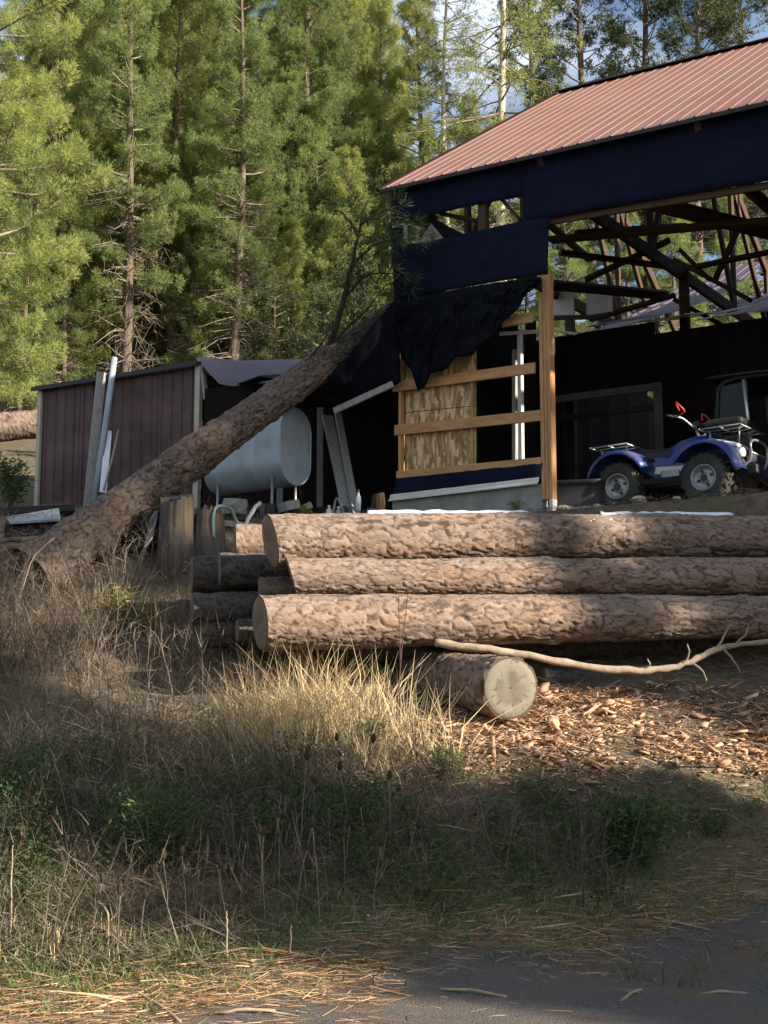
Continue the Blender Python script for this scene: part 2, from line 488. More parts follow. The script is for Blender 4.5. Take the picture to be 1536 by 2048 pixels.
MT['blue'] = mat('blue_plastic', (.007, .028, .16), (.011, .04, .22), 3, rough=.45, bump=.1, spec=.5, c3=(.12, .105, .09), s3=3.5, amt3=.75)
MT['plblack'] = mat('black_plastic', (.012, .012, .012), (.022, .022, .022), 8, rough=.5, bump=.15)
MT['chrome'] = mat('bright_metal', (.55, .55, .53), (.66, .65, .62), 8, rough=.3, metal=.6, bump=.05)
MT['lamp'] = mat('lamp_lens', (.72, .70, .62), (.8, .78, .7), 8, rough=.15, bump=.02, spec=.6)
MT['redp'] = mat('red_plastic', (.4, .03, .02), (.5, .05, .03), 8, rough=.4, bump=.03)
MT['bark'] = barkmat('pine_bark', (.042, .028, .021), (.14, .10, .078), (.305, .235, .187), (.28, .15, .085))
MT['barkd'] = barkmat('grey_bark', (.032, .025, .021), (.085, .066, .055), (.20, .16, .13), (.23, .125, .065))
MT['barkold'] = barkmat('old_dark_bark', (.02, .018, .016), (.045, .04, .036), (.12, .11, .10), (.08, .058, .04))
MT['rings'] = ringmat('sawn_end', (.125, .108, .078), (.19, .165, .12), (.075, .055, .035))
MT['ringsd'] = ringmat('weathered_sawn_end', (.15, .095, .055), (.20, .13, .075), (.12, .07, .04))
MT['trunk'] = mat('pine_trunk', (.065, .05, .042), (.165, .125, .10), 5, (3, 3, .7), rough=.95, bump=.9, bscale=12, bdist=.04, c3=(.21, .14, .095), s3=1.1, amt3=.5)
MT['palet'] = mat('pale_trunk', (.36, .32, .24), (.50, .45, .35), 5, (3, 3, .8), rough=.9, bump=.5, bscale=14, bdist=.03)
MT['twig'] = mat('dead_twig', (.12, .095, .075), (.26, .21, .165), 6, rough=.95, bump=.3)
MT['darkstem'] = mat('dark_limb', (.022, .018, .015), (.05, .04, .034), 9, rough=.95, bump=.5)
MT['root'] = mat('root_wood', (.05, .038, .03), (.12, .092, .072), 7, rough=.95, bump=.6, bscale=20, bdist=.02)
MT['stump'] = mat('grey_stump_wood', (.05, .044, .038), (.105, .09, .075), 4, (5, 5, .6), rough=.95, bump=.6, bscale=14, c3=(.17, .115, .06), s3=1.6, amt3=.5)
MT['stick'] = mat('bare_branch', (.19, .14, .10), (.33, .255, .185), 9, (1, 1, 1), rough=.9, bump=.5, bscale=30)
MT['needle'] = leafmat('pine_needles', [(.068, .105, .048), (.138, .188, .074), (.215, .265, .10), (.285, .325, .128)], .5)
MT['needle2'] = leafmat('yellow_pine_needles', [(.115, .15, .053), (.20, .24, .08), (.295, .325, .108), (.38, .385, .14)], .5)
MT['needled'] = leafmat('dark_fir_needles', [(.022, .036, .018), (.045, .062, .028), (.07, .09, .038), (.11, .13, .05)], .3)
MT['dry'] = leafmat('dry_grass', [(.28, .19, .10), (.46, .345, .19), (.60, .475, .285), (.72, .60, .39)], .3, tcol=1.1)
MT['brown'] = leafmat('brown_weeds', [(.065, .05, .042), (.12, .095, .075), (.19, .15, .115), (.30, .24, .175)], .25, tcol=1.1)
MT['weed'] = leafmat('grey_green_weeds', [(.06, .07, .035), (.085, .105, .045), (.12, .145, .065), (.20, .185, .11)], .28)
MT['green'] = leafmat('short_green_grass', [(.08, .125, .05), (.13, .19, .07), (.19, .245, .095), (.31, .30, .15)], .3)
MT['leaf'] = leafmat('shrub_leaves', [(.035, .06, .024), (.055, .09, .034), (.085, .125, .045), (.15, .17, .07)], .3)
MT['leafy'] = leafmat('yellowing_leaves', [(.10, .11, .02), (.17, .17, .03), (.24, .21, .04), (.30, .24, .05)], .3)
MT['straw'] = leafmat('pine_straw', [(.19, .10, .05), (.34, .20, .10), (.48, .31, .17), (.60, .46, .29)], .12, tcol=1.0)
MT['chip'] = leafmat('bark_chips', [(.15, .08, .05), (.30, .175, .11), (.46, .28, .17), (.62, .45, .30)], .0)

# OSB: flakes
def osbmat():
    m = bpy.data.materials.new('oriented_strand_board'); m.use_nodes = True
    n, l = m.node_tree.nodes, m.node_tree.links
    p = n['Principled BSDF']; p.inputs['Roughness'].default_value = .8
    t = n.new('ShaderNodeTexCoord')
    outs = []
    for k, (rz, st) in enumerate(((.5, (30, 30, 9)), (-.6, (34, 34, 10)))):
        mp_ = n.new('ShaderNodeMapping'); mp_.inputs['Scale'].default_value = st; mp_.inputs['Rotation'].default_value = (0, rz, 0)
        l.new(t.outputs['Object'], mp_.inputs['Vector'])
        v = n.new('ShaderNodeTexVoronoi'); v.inputs['Scale'].default_value = .8
        l.new(mp_.outputs['Vector'], v.inputs['Vector'])
        sp = n.new('ShaderNodeSeparateColor'); l.new(v.outputs['Color'], sp.inputs[0])
        outs.append(sp.outputs[0])
    ad = n.new('ShaderNodeMath'); ad.operation = 'MULTIPLY'
    l.new(outs[0], ad.inputs[0]); l.new(outs[1], ad.inputs[1])
    r = n.new('ShaderNodeValToRGB'); r.color_ramp.elements[0].color = (.24, .13, .05, 1); r.color_ramp.elements[1].color = (.66, .47, .25, 1)
    r.color_ramp.elements[1].position = .6
    l.new(ad.outputs[0], r.inputs['Fac']); l.new(r.outputs['Color'], p.inputs['Base Color'])
    return m
MT['osb'] = osbmat()

# ------------------------------------------------------------------ the ground and the road
def axis(fine0, fine1, step, far):
    a = np.arange(fine0, fine1 + 1e-6, step)
    g = [fine1]; d = step
    while g[-1] < far: d *= 1.16; g.append(g[-1] + d)
    h = [fine0]; d = step
    while h[-1] > -far: d *= 1.16; h.append(h[-1] - d)
    return np.concatenate([np.array(h[1:])[::-1], a, np.array(g[1:])])
gx, gy = axis(-5.5, 6, .11, 500), axis(7.5, 19, .10, 600)
X, Y = np.meshgrid(gx, gy, indexing='ij')
Z = ZT(X, Y)
V = np.stack([X, Y, Z], -1).reshape(-1, 3)
nx, ny = X.shape
I = np.arange(nx * ny).reshape(nx, ny)
Q = np.stack([I[:-1, :-1], I[1:, :-1], I[1:, 1:], I[:-1, 1:]], -1).reshape(-1, 4)
g = link('ground', mesh_np('ground', V, Q, True), MT['ground'])
tag(g, 'brown weedy hillside rising from the road to the barn and forest', 'ground', kind='structure')

def road_edge(x):
    x = np.asarray(x, float)
    return 10.4 + .77 * np.clip(x, -12, 20) + (vnoise(x, x * 0, .5, 5) - .5) * .5
rx = np.arange(-9, 21, .16); rt = np.linspace(0, 1, 40)
RX, RT = np.meshgrid(rx, rt, indexing='ij')
RY = road_edge(RX) - RT * 7.0
V = np.stack([RX, RY, ZT(RX, RY) + .012 + .03 * np.sin(RT * math.pi)], -1).reshape(-1, 3)
nx, ny = RX.shape
I = np.arange(nx * ny).reshape(nx, ny)
Q = np.stack([I[:-1, :-1], I[:-1, 1:], I[1:, 1:], I[1:, :-1]], -1).reshape(-1, 4)
tag(link('road', mesh_np('road', V, Q, True), MT['asphalt']), 'worn dark asphalt road edge littered with pine straw', 'road', kind='structure')

# ------------------------------------------------------------------ logs
def bark_mesh(name, L, r0, r1, seed, cell=(.21, .062), depth=.017, nL=None, nC=110, bend=0, flare=0, flare_len=.8, skew=(0, 0), knots=4, cw=.15):
    rg = np.random.default_rng(seed)
    nL = nL or int(L / .018)
    rm = (r0 + r1) / 2
    circ = 2 * math.pi * rm
    xs = np.linspace(0, L, nL); th = np.arange(nC) / nC * 2 * math.pi
    A, T = np.meshgrid(xs, th, indexing='ij')
    wob = (vnoise(A, T * rm, .10, seed % 13 + 1) - .5) * .16 + (vnoise(A, T * rm, .035, seed % 5 + 1) - .5) * .05
    wob2 = (vnoise(A, T * rm, .07, seed % 11 + 2) - .5) * .06 + (vnoise(A, T * rm, .03, seed % 6 + 3) - .5) * .025
    def plates(cell):
        ncell = int(L * circ / (cell[0] * cell[1]))
        S = np.stack([rg.uniform(-.1, L + .1, ncell), rg.uniform(0, circ, ncell)], -1)
        hc = rg.uniform(0, 1, ncell)
        S3 = np.concatenate([S, S + [0, circ], S - [0, circ]]); H3 = np.concatenate([hc] * 3)
        keep = (S3[:, 1] > -.25) & (S3[:, 1] < circ + .25)
        S3, H3 = S3[keep], H3[keep]
        P = np.stack([(A + wob) / cell[0], (T * rm + wob2) / cell[1]], -1).reshape(-1, 2).astype(np.float32)
        SS = (S3 / np.array(cell)).astype(np.float32)
        o = np.argsort(SS[:, 0]); SS, H3 = SS[o], H3[o]
        f1 = np.empty(len(P), np.float32); f2 = f1.copy(); hh = f1.copy(); tx = f1.copy()
        blk = nC * 8
        for b in range(0, len(P), blk):
            p = P[b:b + blk]
            lo = np.searchsorted(SS[:, 0], p[:, 0].min() - 2.2); hi = np.searchsorted(SS[:, 0], p[:, 0].max() + 2.2)
            s_ = SS[lo:hi]
            d = (p[:, None, 0] - s_[None, :, 0]) ** 2 + (p[:, None, 1] - s_[None, :, 1]) ** 2
            i2 = np.argpartition(d, 1, axis=1)[:, :2]
            dd = np.take_along_axis(d, i2, 1)
            j = np.argmin(dd, 1); w_ = i2[np.arange(len(p)), j]
            f1[b:b + blk] = np.sqrt(dd.min(1)); f2[b:b + blk] = np.sqrt(dd.max(1))
            hh[b:b + blk] = H3[lo:hi][w_]; tx[b:b + blk] = (p[:, 1] - s_[w_, 1])
        e = np.clip((f2 - f1) / cw, 0, 1)
        return e.reshape(A.shape), hh.reshape(A.shape), tx.reshape(A.shape)
    edge, hh, tilt = plates(cell)
    edge2, hh2, tilt2 = plates((cell[0] * .42, cell[1] * .5))
    fine = vnoise(A, T * rm, .022, 4)
    rad = r0 + (r1 - r0) * A / L
    rad = rad + (vnoise(A, T * 0 + 3, .9, seed % 7) - .5) * .03 + flare * np.exp(-A / flare_len) * (1 + .35 * np.sin(T * 5 + seed))
    rad = rad + depth * (edge * (.55 + .55 * hh) - .6 + .22 * edge2 * (.4 + hh2) + .35 * tilt * (hh - .5)) + fine * .005 + (vnoise(A, T * rm, .05, 8) - .5) * .006
    for k in range(knots):
        kx, kt = rg.uniform(.3, L - .2), rg.uniform(0, 2 * math.pi)
        dt = np.abs(((T - kt + math.pi) % (2 * math.pi)) - math.pi) * rm
        d2 = np.sqrt((A - kx) ** 2 + dt ** 2)
        rad = rad + .035 * np.exp(-(d2 / .06) ** 2) - .03 * np.exp(-(d2 / .022) ** 2)
    cy = bend * np.sin(A / L * math.pi)
    Yv = rad * np.cos(T); Zv = rad * np.sin(T) + cy
    Xv = A + skew[0] * (Yv / rm) * np.exp(-A / .35) + skew[1] * (Yv / rm) * np.exp(-(L - A) / .35)
    V = np.stack([Xv, Yv, Zv], -1).reshape(-1, 3)
    I = np.arange(nL * nC).reshape(nL, nC); J = np.roll(I, -1, 1)
    Q = np.stack([I[:-1], J[:-1], J[1:], I[1:]], -1).reshape(-1, 4)
    me = mesh_np(name, V, Q, False, {'plate': np.clip(.6 * hh + .4 * hh2, 0, 1).ravel(), 'crack': np.clip((1 - edge) * .9 + (1 - edge2) * .3, 0, .95).ravel()})
    caps = []
    for row, sgn in ((0, -1), (nL - 1, 1)):
        ring = V.reshape(nL, nC, 3)[row]
        c = ring.mean(0)
        rl = np.linalg.norm(ring[:, 1:] - c[1:], axis=1, keepdims=True)
        rmean = rl.mean() * .93
        un = (ring[:, 1:] - c[1:]) / rl
        def circ_ring(k, dx):
            ww = ring.copy()
            ww[:, 1:] = c[1:] + un * rmean * k
            ww[:, 0] = c[0] + (ring[:, 0] - c[0]) * k + sgn * dx
            return ww
        I = np.arange(2 * nC).reshape(2, nC); J = np.roll(I, -1, 1)
        Qr = np.stack([I[:-1], J[:-1], J[1:], I[1:]], -1).reshape(-1, 4)
        rim = mesh_np('bark_rim', np.concatenate([ring, circ_ring(1.0, .003)]), Qr if sgn < 0 else Qr[:, ::-1], False, {'plate': np.full(2 * nC, .2), 'crack': np.full(2 * nC, .75)})
        rr = [circ_ring(1.0, .003)] + [circ_ring(q, .008) for q in (.985, .75, .5, .25, .03)]
        CV = np.concatenate(rr)
        I = np.arange(6 * nC).reshape(6, nC); J = np.roll(I, -1, 1)
        Qc = np.stack([I[:-1], J[:-1], J[1:], I[1:]], -1).reshape(-1, 4)
        if sgn > 0: Qc = Qc[:, ::-1]
        caps.append((mesh_np('cut_end', CV, Qc, True), rim))
    return me, caps

def make_log(name, label, p0, p1, r0, r1, seed, m='bark', ends='rings', group=None, roll=0, cat='log', **kw):
    p0, p1 = Vector(p0), Vector(p1)
    d = p1 - p0
    e = empty(name, p0)
    q = d.to_track_quat('X', 'Z')
    e.rotation_euler = (q.to_matrix() @ Matrix.Rotation(roll, 3, 'X')).to_euler()
    me, caps = bark_mesh('bark', d.length, r0, r1, seed, **kw)
    link('bark', me, MT[m], e)
    for c, rm_ in caps:
        ce = link('cut_end', c, MT[ends], e); link('bark_rim', rm_, MT[m], ce)
    tag(e, label, cat, group)
    return e

def ext(a, b, k0, k1):
    a, b = Vector(a), Vector(b); d = b - a
    return a - d * k0, b + d * k1

LG = 'logs in the stacked pile'
a, b = ext(W(541, 1083, 15.62), W(1536, 1078, 16.75), 0, .22)
make_log('stacked_log', 'thick bark covered log lying on top of the pile', a, b, .27, .222, 11, 'bark', 'ringsd', LG, 1.0, skew=(-.05, 0), bend=.05, knots=9)
TOPLOG = (a, b)
a, b = ext(W(584, 1155, 15.42), W(1536, 1152, 16.45), 0, .22)
make_log('stacked_log', 'thinner middle log in the front of the pile, between two thicker logs', a, b, .192, .205, 12, 'bark', 'ringsd', LG, 2.0, skew=(-.06, 0), bend=.02, knots=7)
a, b = ext(W(521, 1247, 15.15), W(1536, 1236, 16.2), 0, .22)
make_log('stacked_log', 'lowest long log in front, sunlit, above the crosswise bearer log', a, b, .268, .205, 13, 'bark', 'ringsd', LG, .4, skew=(-.04, 0), bend=.02, knots=7)
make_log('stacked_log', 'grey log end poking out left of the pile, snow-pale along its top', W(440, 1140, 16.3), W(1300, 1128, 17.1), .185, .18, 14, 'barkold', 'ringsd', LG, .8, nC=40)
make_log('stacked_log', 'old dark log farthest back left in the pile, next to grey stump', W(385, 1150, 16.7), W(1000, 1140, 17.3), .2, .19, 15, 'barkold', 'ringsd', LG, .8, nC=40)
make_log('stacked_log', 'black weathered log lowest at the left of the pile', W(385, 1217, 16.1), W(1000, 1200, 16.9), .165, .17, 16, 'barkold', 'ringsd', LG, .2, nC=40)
make_log('stacked_log', 'small log end in the dark gap between the front logs', W(520, 1176, 15.75), W(1300, 1170, 16.7), .12, .12, 17, 'barkd', 'rings', LG, .2, nC=36)
make_log('stacked_log', 'log behind the top log, sunlit stub showing left of it', W(470, 1086, 16.4), W(1300, 1085, 17.2), .19, .17, 18, 'bark', 'ringsd', LG, .2, nC=40)
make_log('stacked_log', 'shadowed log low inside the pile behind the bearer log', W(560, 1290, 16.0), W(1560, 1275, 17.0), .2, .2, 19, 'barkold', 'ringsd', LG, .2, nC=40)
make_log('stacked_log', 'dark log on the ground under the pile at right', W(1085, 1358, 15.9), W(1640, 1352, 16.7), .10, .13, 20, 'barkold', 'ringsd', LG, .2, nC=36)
pb0 = W(1020, 1376, 14.45); pb1 = pb0 + Vector((-1.0, 2.3, .22))
make_log('bearer_log', 'thick log under the pile with its pale sawn end facing the road', pb0, pb1, .29, .275, 21, 'bark', 'rings', None, 2.2, nC=72, cell=(.2, .09), depth=.025)
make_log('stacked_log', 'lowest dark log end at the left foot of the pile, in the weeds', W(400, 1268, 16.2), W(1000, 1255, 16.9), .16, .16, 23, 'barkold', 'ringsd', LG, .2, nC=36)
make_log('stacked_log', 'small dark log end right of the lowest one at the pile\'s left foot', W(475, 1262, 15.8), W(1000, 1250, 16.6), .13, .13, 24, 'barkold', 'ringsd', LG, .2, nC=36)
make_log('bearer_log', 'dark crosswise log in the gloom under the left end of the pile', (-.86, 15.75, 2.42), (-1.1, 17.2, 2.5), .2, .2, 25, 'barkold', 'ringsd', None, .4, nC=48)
# log far left behind the shed
make_log('fallen_log', 'sunlit orange barked fallen log beyond the left end of the shed', W(-160, 868, 31), W(110, 845, 31.5), .32, .3, 22, 'bark', 'ringsd', None, .3, nC=36, nL=120)

# bare branch lying across the bearer log
MBk = MB()
pts = [W(870, 1285, 14.6), W(960, 1297, 14.55), W(1060, 1310, 14.6), W(1180, 1335, 14.7), W(1300, 1340, 14.8), W(1370, 1328, 14.85), W(1430, 1300, 14.95), W(1500, 1287, 15.1), W(1620, 1275, 15.3)]
e = empty('fallen_branch', pts[0])
def rel(ps, o): return [Vector(p) - o for p in ps]
def smooth_path(ps, k=4, jit=0, seed=0):
    rg = random.Random(seed); out = []
    ps = [Vector(p) for p in ps]
    n = len(ps)
    for i in range(n - 1):
        p0, p1, p2, p3 = ps[max(i - 1, 0)], ps[i], ps[i + 1], ps[min(i + 2, n - 1)]
        for j in range(k):
            t = j / k
            q = .5 * ((2 * p1) + (p2 - p0) * t + (2 * p0 - 5 * p1 + 4 * p2 - p3) * t * t + (3 * p1 - p0 - 3 * p2 + p3) * t ** 3)
            if jit and 0 < i + j: q = q + Vector([rg.uniform(-jit, jit) for _ in range(3)])
            out.append(q)
    out.append(ps[-1])
    return out
sp = smooth_path(rel(pts, pts[0]), 5, .011, 1)
n_ = len(sp)
MB().tube(sp, [.045 - .02 * i / n_ + random.uniform(-.005, .006) for i in range(n_)], 8).build('limb', MT['stick'], e, True)
for (u, v, ti, L) in ((1330, 1340, 24, .22), (1405, 1310, 30, .3), (1420, 1303, 31, -.25), (1240, 1335, 19, .12), (1440, 1300, 33, .2), (1330, 1335, 26, -.2)):
    p = sp[ti]
    MB().tube(smooth_path([p, p + Vector((.1, -.03, L * .5)), p + Vector((.12 + random.uniform(-.1, .1), -.06, L))], 3, .008, ti), [.014, .013, .012, .01, .009, .007, .005], 5).build('twig', MT['stick'], e, True)
tag(e, 'long bare curved branch lying across the bearer log', 'branch')

# scraps of white plastic sheet on the top log
def scrap(name, label, pts_top, wdt, m='white', cat='plastic sheet', drop=.02, seed=3):
    rg = random.Random(seed)
    o = pts_top[0]
    P = smooth_path(rel(pts_top, o), 5, .006, seed)
    G = []
    for p in P:
        k = rg.uniform(.6, 1.1)
        G.append([p + Vector((0, wdt * k, .012)), p + Vector((0, wdt * .4, .018 + rg.uniform(-.006, .012))), p, p + Vector((rg.uniform(-.01, .01), -.03 * k, -drop * k))])
    ob = MB().sheet(G, .006).build(name, MT[m], None, True, loc=o)
    return tag(ob, label, cat)
A, B = TOPLOG
def on_top(u, Y, dz=.03):
    t = ((u - 768) / F * 16 - A.x) / (B.x - A.x)
    p = A.lerp(B, t)
    p.z += .262 + (.228 - .262) * t + dz
    return p
scrap('plastic_sheet', 'long strip of white plastic lying along the top log by the barn', [on_top(u, 0, .05) - Vector((0, .07, 0)) for u in (735, 800, 880, 960, 1062)], .16, drop=.035)
scrap('plastic_sheet', 'white plastic strip on the top log below the four-wheeler', [on_top(u, 0, .045) - Vector((0, .05, 0)) for u in (1215, 1290, 1380, 1500)], .08, seed=8, drop=.02)
p = on_top(1185, 0, 0); p.y -= .2; p.z -= .05
q = on_top(1262, 0, 0); q.y -= .2; q.z -= .03
scrap('plastic_sheet', 'short white flap of plastic hanging on the front of the top log', [p, p.lerp(q, .5), q], .1, seed=5, drop=.03)

# ------------------------------------------------------------------ the barn
barn = empty('barn', BARN_O, (0, 0, BARN_R))
tag(barn, 'large damaged pole barn with brick red metal roof and navy house wrap', 'barn')
BM_inv = (Matrix.Translation(BARN_O) @ Matrix.Rotation(BARN_R, 4, 'Z')).inverted()
def FP(u, v, yl=0.0):
    """barn coordinates (along the front, inward, up) of what is seen at (u, v) on the plane yl inside the front"""
    o = BM_inv @ Vector((0, 0, EYE)); d = (BM_inv.to_3x3() @ ray(u, v))
    t = (yl - o.y) / d.y
    return o + d * t
LEN = 8.6
EAVE = FP(785, 385).z
eL, eR = FP(783, 386), FP(1536, 216)
sl_e = (eR.z - eL.z) / (eR.x - eL.x)           # the front has sagged a little
RUN = 5.75
rdg = FP(1142, 181, RUN)
RIDGE = rdg.z
def eave_z(s): return EAVE + sl_e * s * .9
def ridge_z(s): return RIDGE + (FP(1536, 82, RUN).z - RIDGE) / (FP(1536, 82, RUN).x - rdg.x) * (s - rdg.x) * .9
S0 = -.12
RS0 = rdg.x                                      # ridge starts here
PW = .914
k = 0
s = S0
def roof_pt(s, t, lift=0):
    """front slope, t 0 at the eave, 1 at the ridge"""
    a = Vector((s, -.2, eave_z(s))); b = Vector((s, RUN, ridge_z(s)))
    p = a.lerp(b, t); p.z += lift
    return p
def rear_pt(s, t, lift=0):
    a = Vector((s, RUN, ridge_z(s))); b = Vector((s, 2 * RUN, EAVE))
    p = a.lerp(b, t); p.z += lift
    return p
while s < LEN:
    # one sheet with five ribs
    prof = []
    for r in range(4):
        c0 = s + r * PW / 4
        prof += [(c0, 0), (c0 + .085, 0), (c0 + .095, .014), (c0 + .11, .014), (c0 + .12, 0)]
    prof.append((s + PW - .002, 0))
    G = [[roof_pt(x, t, z + (.003 if k % 2 else 0)) for x, z in prof] for t in np.linspace(0, 1, 5)]
    MB().sheet(G, .004).build('roof_panel', MT['roof'], barn)
    s += PW; k += 1
sE = s
MB().sheet([[roof_pt(x, 1.012, .03) + Vector((0, d, z)) for x in np.linspace(S0 - .02, sE, 12)] for d, z in ((-.2, -.09), (0, .03), (.2, -.09))], .01).build('ridge_cap', MT['maroon_in'], barn)
MB().beam(roof_pt(S0 - .03, 0, -.03), roof_pt(S0 - .03, 1, -.03), .04, .1).build('rake_trim', MT['maroon_in'], barn)
MB().beam(roof_pt(S0, 0, -.035), roof_pt(sE, 0, -.035), .03, .05).build('eave_trim', MT['plblack'], barn)
for i in range(5):  # rear sheets added, barely in view, to keep sun off the trusses
    s = 4.7 + i * PW * .95
    MB().sheet([[rear_pt(s + x, t, z) for x, z in ((0, 0), (.2, 0), (.22, .02), (.25, 0), (.5, 0), (.52, .02), (.55, 0), (PW - .003, 0))] for t in np.linspace(0, .98, 4)], .004).build('roof_panel', MT['roofp'], barn)
# framing under the roof: purlins and trusses, rear slope bare
for t in (.08, .3, .52, .74, .95):
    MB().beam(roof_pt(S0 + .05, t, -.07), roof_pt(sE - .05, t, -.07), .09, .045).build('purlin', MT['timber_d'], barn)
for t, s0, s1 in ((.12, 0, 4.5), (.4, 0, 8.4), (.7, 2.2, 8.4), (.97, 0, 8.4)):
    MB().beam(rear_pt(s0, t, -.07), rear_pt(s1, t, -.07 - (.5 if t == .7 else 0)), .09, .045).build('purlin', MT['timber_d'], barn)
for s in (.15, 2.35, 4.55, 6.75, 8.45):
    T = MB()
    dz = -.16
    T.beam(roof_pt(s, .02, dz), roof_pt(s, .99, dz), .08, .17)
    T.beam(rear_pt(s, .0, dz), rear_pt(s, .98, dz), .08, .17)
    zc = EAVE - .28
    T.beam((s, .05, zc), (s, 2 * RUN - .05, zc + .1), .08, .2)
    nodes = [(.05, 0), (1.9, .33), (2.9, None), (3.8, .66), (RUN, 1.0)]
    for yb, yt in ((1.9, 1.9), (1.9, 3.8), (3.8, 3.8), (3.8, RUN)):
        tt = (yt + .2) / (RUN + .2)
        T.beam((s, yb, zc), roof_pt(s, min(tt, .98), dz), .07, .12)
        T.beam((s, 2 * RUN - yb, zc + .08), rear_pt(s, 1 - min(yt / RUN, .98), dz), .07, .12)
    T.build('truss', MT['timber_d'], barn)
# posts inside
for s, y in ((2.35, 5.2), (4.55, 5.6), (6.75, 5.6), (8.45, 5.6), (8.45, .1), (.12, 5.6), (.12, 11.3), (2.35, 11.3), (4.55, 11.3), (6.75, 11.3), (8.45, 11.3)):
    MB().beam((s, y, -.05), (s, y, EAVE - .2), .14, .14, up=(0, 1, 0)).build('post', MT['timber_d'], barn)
# floor and footing
MB().box((4.25, 5.8, -.1), (8.7, 11.4, .2)).build('floor', MT['concrete'], barn)
fa, fb, fc, fd = FP(792, 1002), FP(1086, 968), FP(1086, 1040), FP(792, 1040)
MB().prism([Vector((-.02, -.03, fa.z)), Vector((fb.x, -.03, fb.z)), Vector((fb.x, -.03, -.35)), Vector((-.02, -.03, -.35))], (0, .17, 0)).build('foundation_wall', MT['concrete'], barn)
tw = MB()
tw.sheet([[Vector((x, -.05 - d, z)) for x, z in ((-.04, fa.z + q), (fb.x * .5, (fa.z + fb.z) / 2 + q), (fb.x - .03, fb.z + q))] for d, q in ((0, .085), (.012, .07), (.016, .03), (.05, .008), (.052, -.012))], .006)
tw.build('drip_trim', MT['trimw'], barn)

def ruled(top, bot, nu, nv, noise=.012, seed=1, th=.008, fold=0):
    rg = np.random.default_rng(seed)
    def samp(ps, t):
        ps = [Vector(p) for p in ps]
        L = [0]
        for i in range(1, len(ps)): L.append(L[-1] + (ps[i] - ps[i - 1]).length)
        d = t * L[-1]
        for i in range(1, len(ps)):
            if d <= L[i] + 1e-9:
                return ps[i - 1].lerp(ps[i], (d - L[i - 1]) / max(1e-9, L[i] - L[i - 1]))
        return ps[-1]
    G = []
    for i in range(nu + 1):
        a, b = samp(top, i / nu), samp(bot, i / nu)
        row = []
        for j in range(nv + 1):
            t = j / nv
            p = a.lerp(b, t)
            n1 = float(vnoise(i * .9, j * .55, 1.6, seed)) - .5
            n2 = float(vnoise(i * .9 + j * .8, j * .2, 1.1, seed + 3)) - .5
            kk = math.sin(math.pi * min(1, max(0, t))) ** .5 if j not in (0,) else 0
            off = noise * (n1 * 1.4 + n2) * (0.25 + .75 * kk)
            p = p + Vector((0, -abs(off) * 1.0 - fold * t * abs(math.sin(i * 1.7 + t * 3)), 0))
            row.append(p)
        G.append(row)
    return MB().sheet(G, th)

y0 = -.035
# band under the eave
top = [Vector((s, y0 - .01, eave_z(s) + .045)) for s in (-.03, 1, 2, 3, 4, 5, 6, 7, 8.6)]
def fpz(u, v, yl=y0): return FP(u, v, yl)
bl = [fpz(783, 440), fpz(845, 436), fpz(890, 424), fpz(950, 410), fpz(1047, 393)]
s_h = bl[-1].x
topl = [p for p in top if p.x < s_h - .1] + [Vector((s_h, y0 - .01, eave_z(s_h) + .045))]
ruled(topl, bl, 40, 8, .045, 1).build('wall_wrap', MT['navy'], barn, True)
topr = [Vector((s_h + .004, y0 - .012, eave_z(s_h) + .045))] + [p for p in top if p.x > s_h + .1]
br = [fpz(1048, 446), fpz(1100, 436), fpz(1290, 402), fpz(1536, 362)]
dd_ = (br[-1] - br[-2]) / (br[-1].x - br[-2].x)
br.append(br[-1] + dd_ * (8.6 - br[-1].x))
ruled(topr, br, 80, 10, .05, 2).build('wall_wrap', MT['navy'], barn, True)
# panel below the gap
pt = [fpz(783, 494, -.05), fpz(850, 484, -.05), fpz(960, 461, -.05), fpz(1050, 441, -.05), fpz(1099, 436, -.05)]
pbm = [fpz(792, 600, -.05), fpz(900, 580, -.05), fpz(1000, 562, -.05), fpz(1096, 548, -.05)]
ruled(pt, pbm, 44, 12, .05, 3).build('wall_wrap', MT['navy'], barn, True)
# torn left edge strip by the corner
ruled([fpz(781, 440, -.04), fpz(806, 446, -.04)], [fpz(783, 496, -.04), fpz(806, 490, -.04)], 3, 5, .012, 4).build('wall_wrap', MT['navy'], barn, True)
# wrap strip above the footing
ruled([fpz(794, 958, -.045), fpz(940, 941, -.045), fpz(1086, 926, -.045)], [Vector((-.02, -.045, fa.z + .06)), Vector((fb.x - .02, -.045, fb.z + .06))], 20, 5, .012, 5).build('wall_wrap', MT['navy'], barn, True)
# header and chord timber showing under the wrap
MB().beam(FP(1048, 452, .03), FP(1048, 452, .03) + (br[-1] - br[0]), .05, .09).build('header_beam', MT['timber_d'], barn)
MB().beam(FP(1060, 430, .12), FP(1500, 352, .12), .045, .2).build('header_beam', MT['timber_d'], barn)
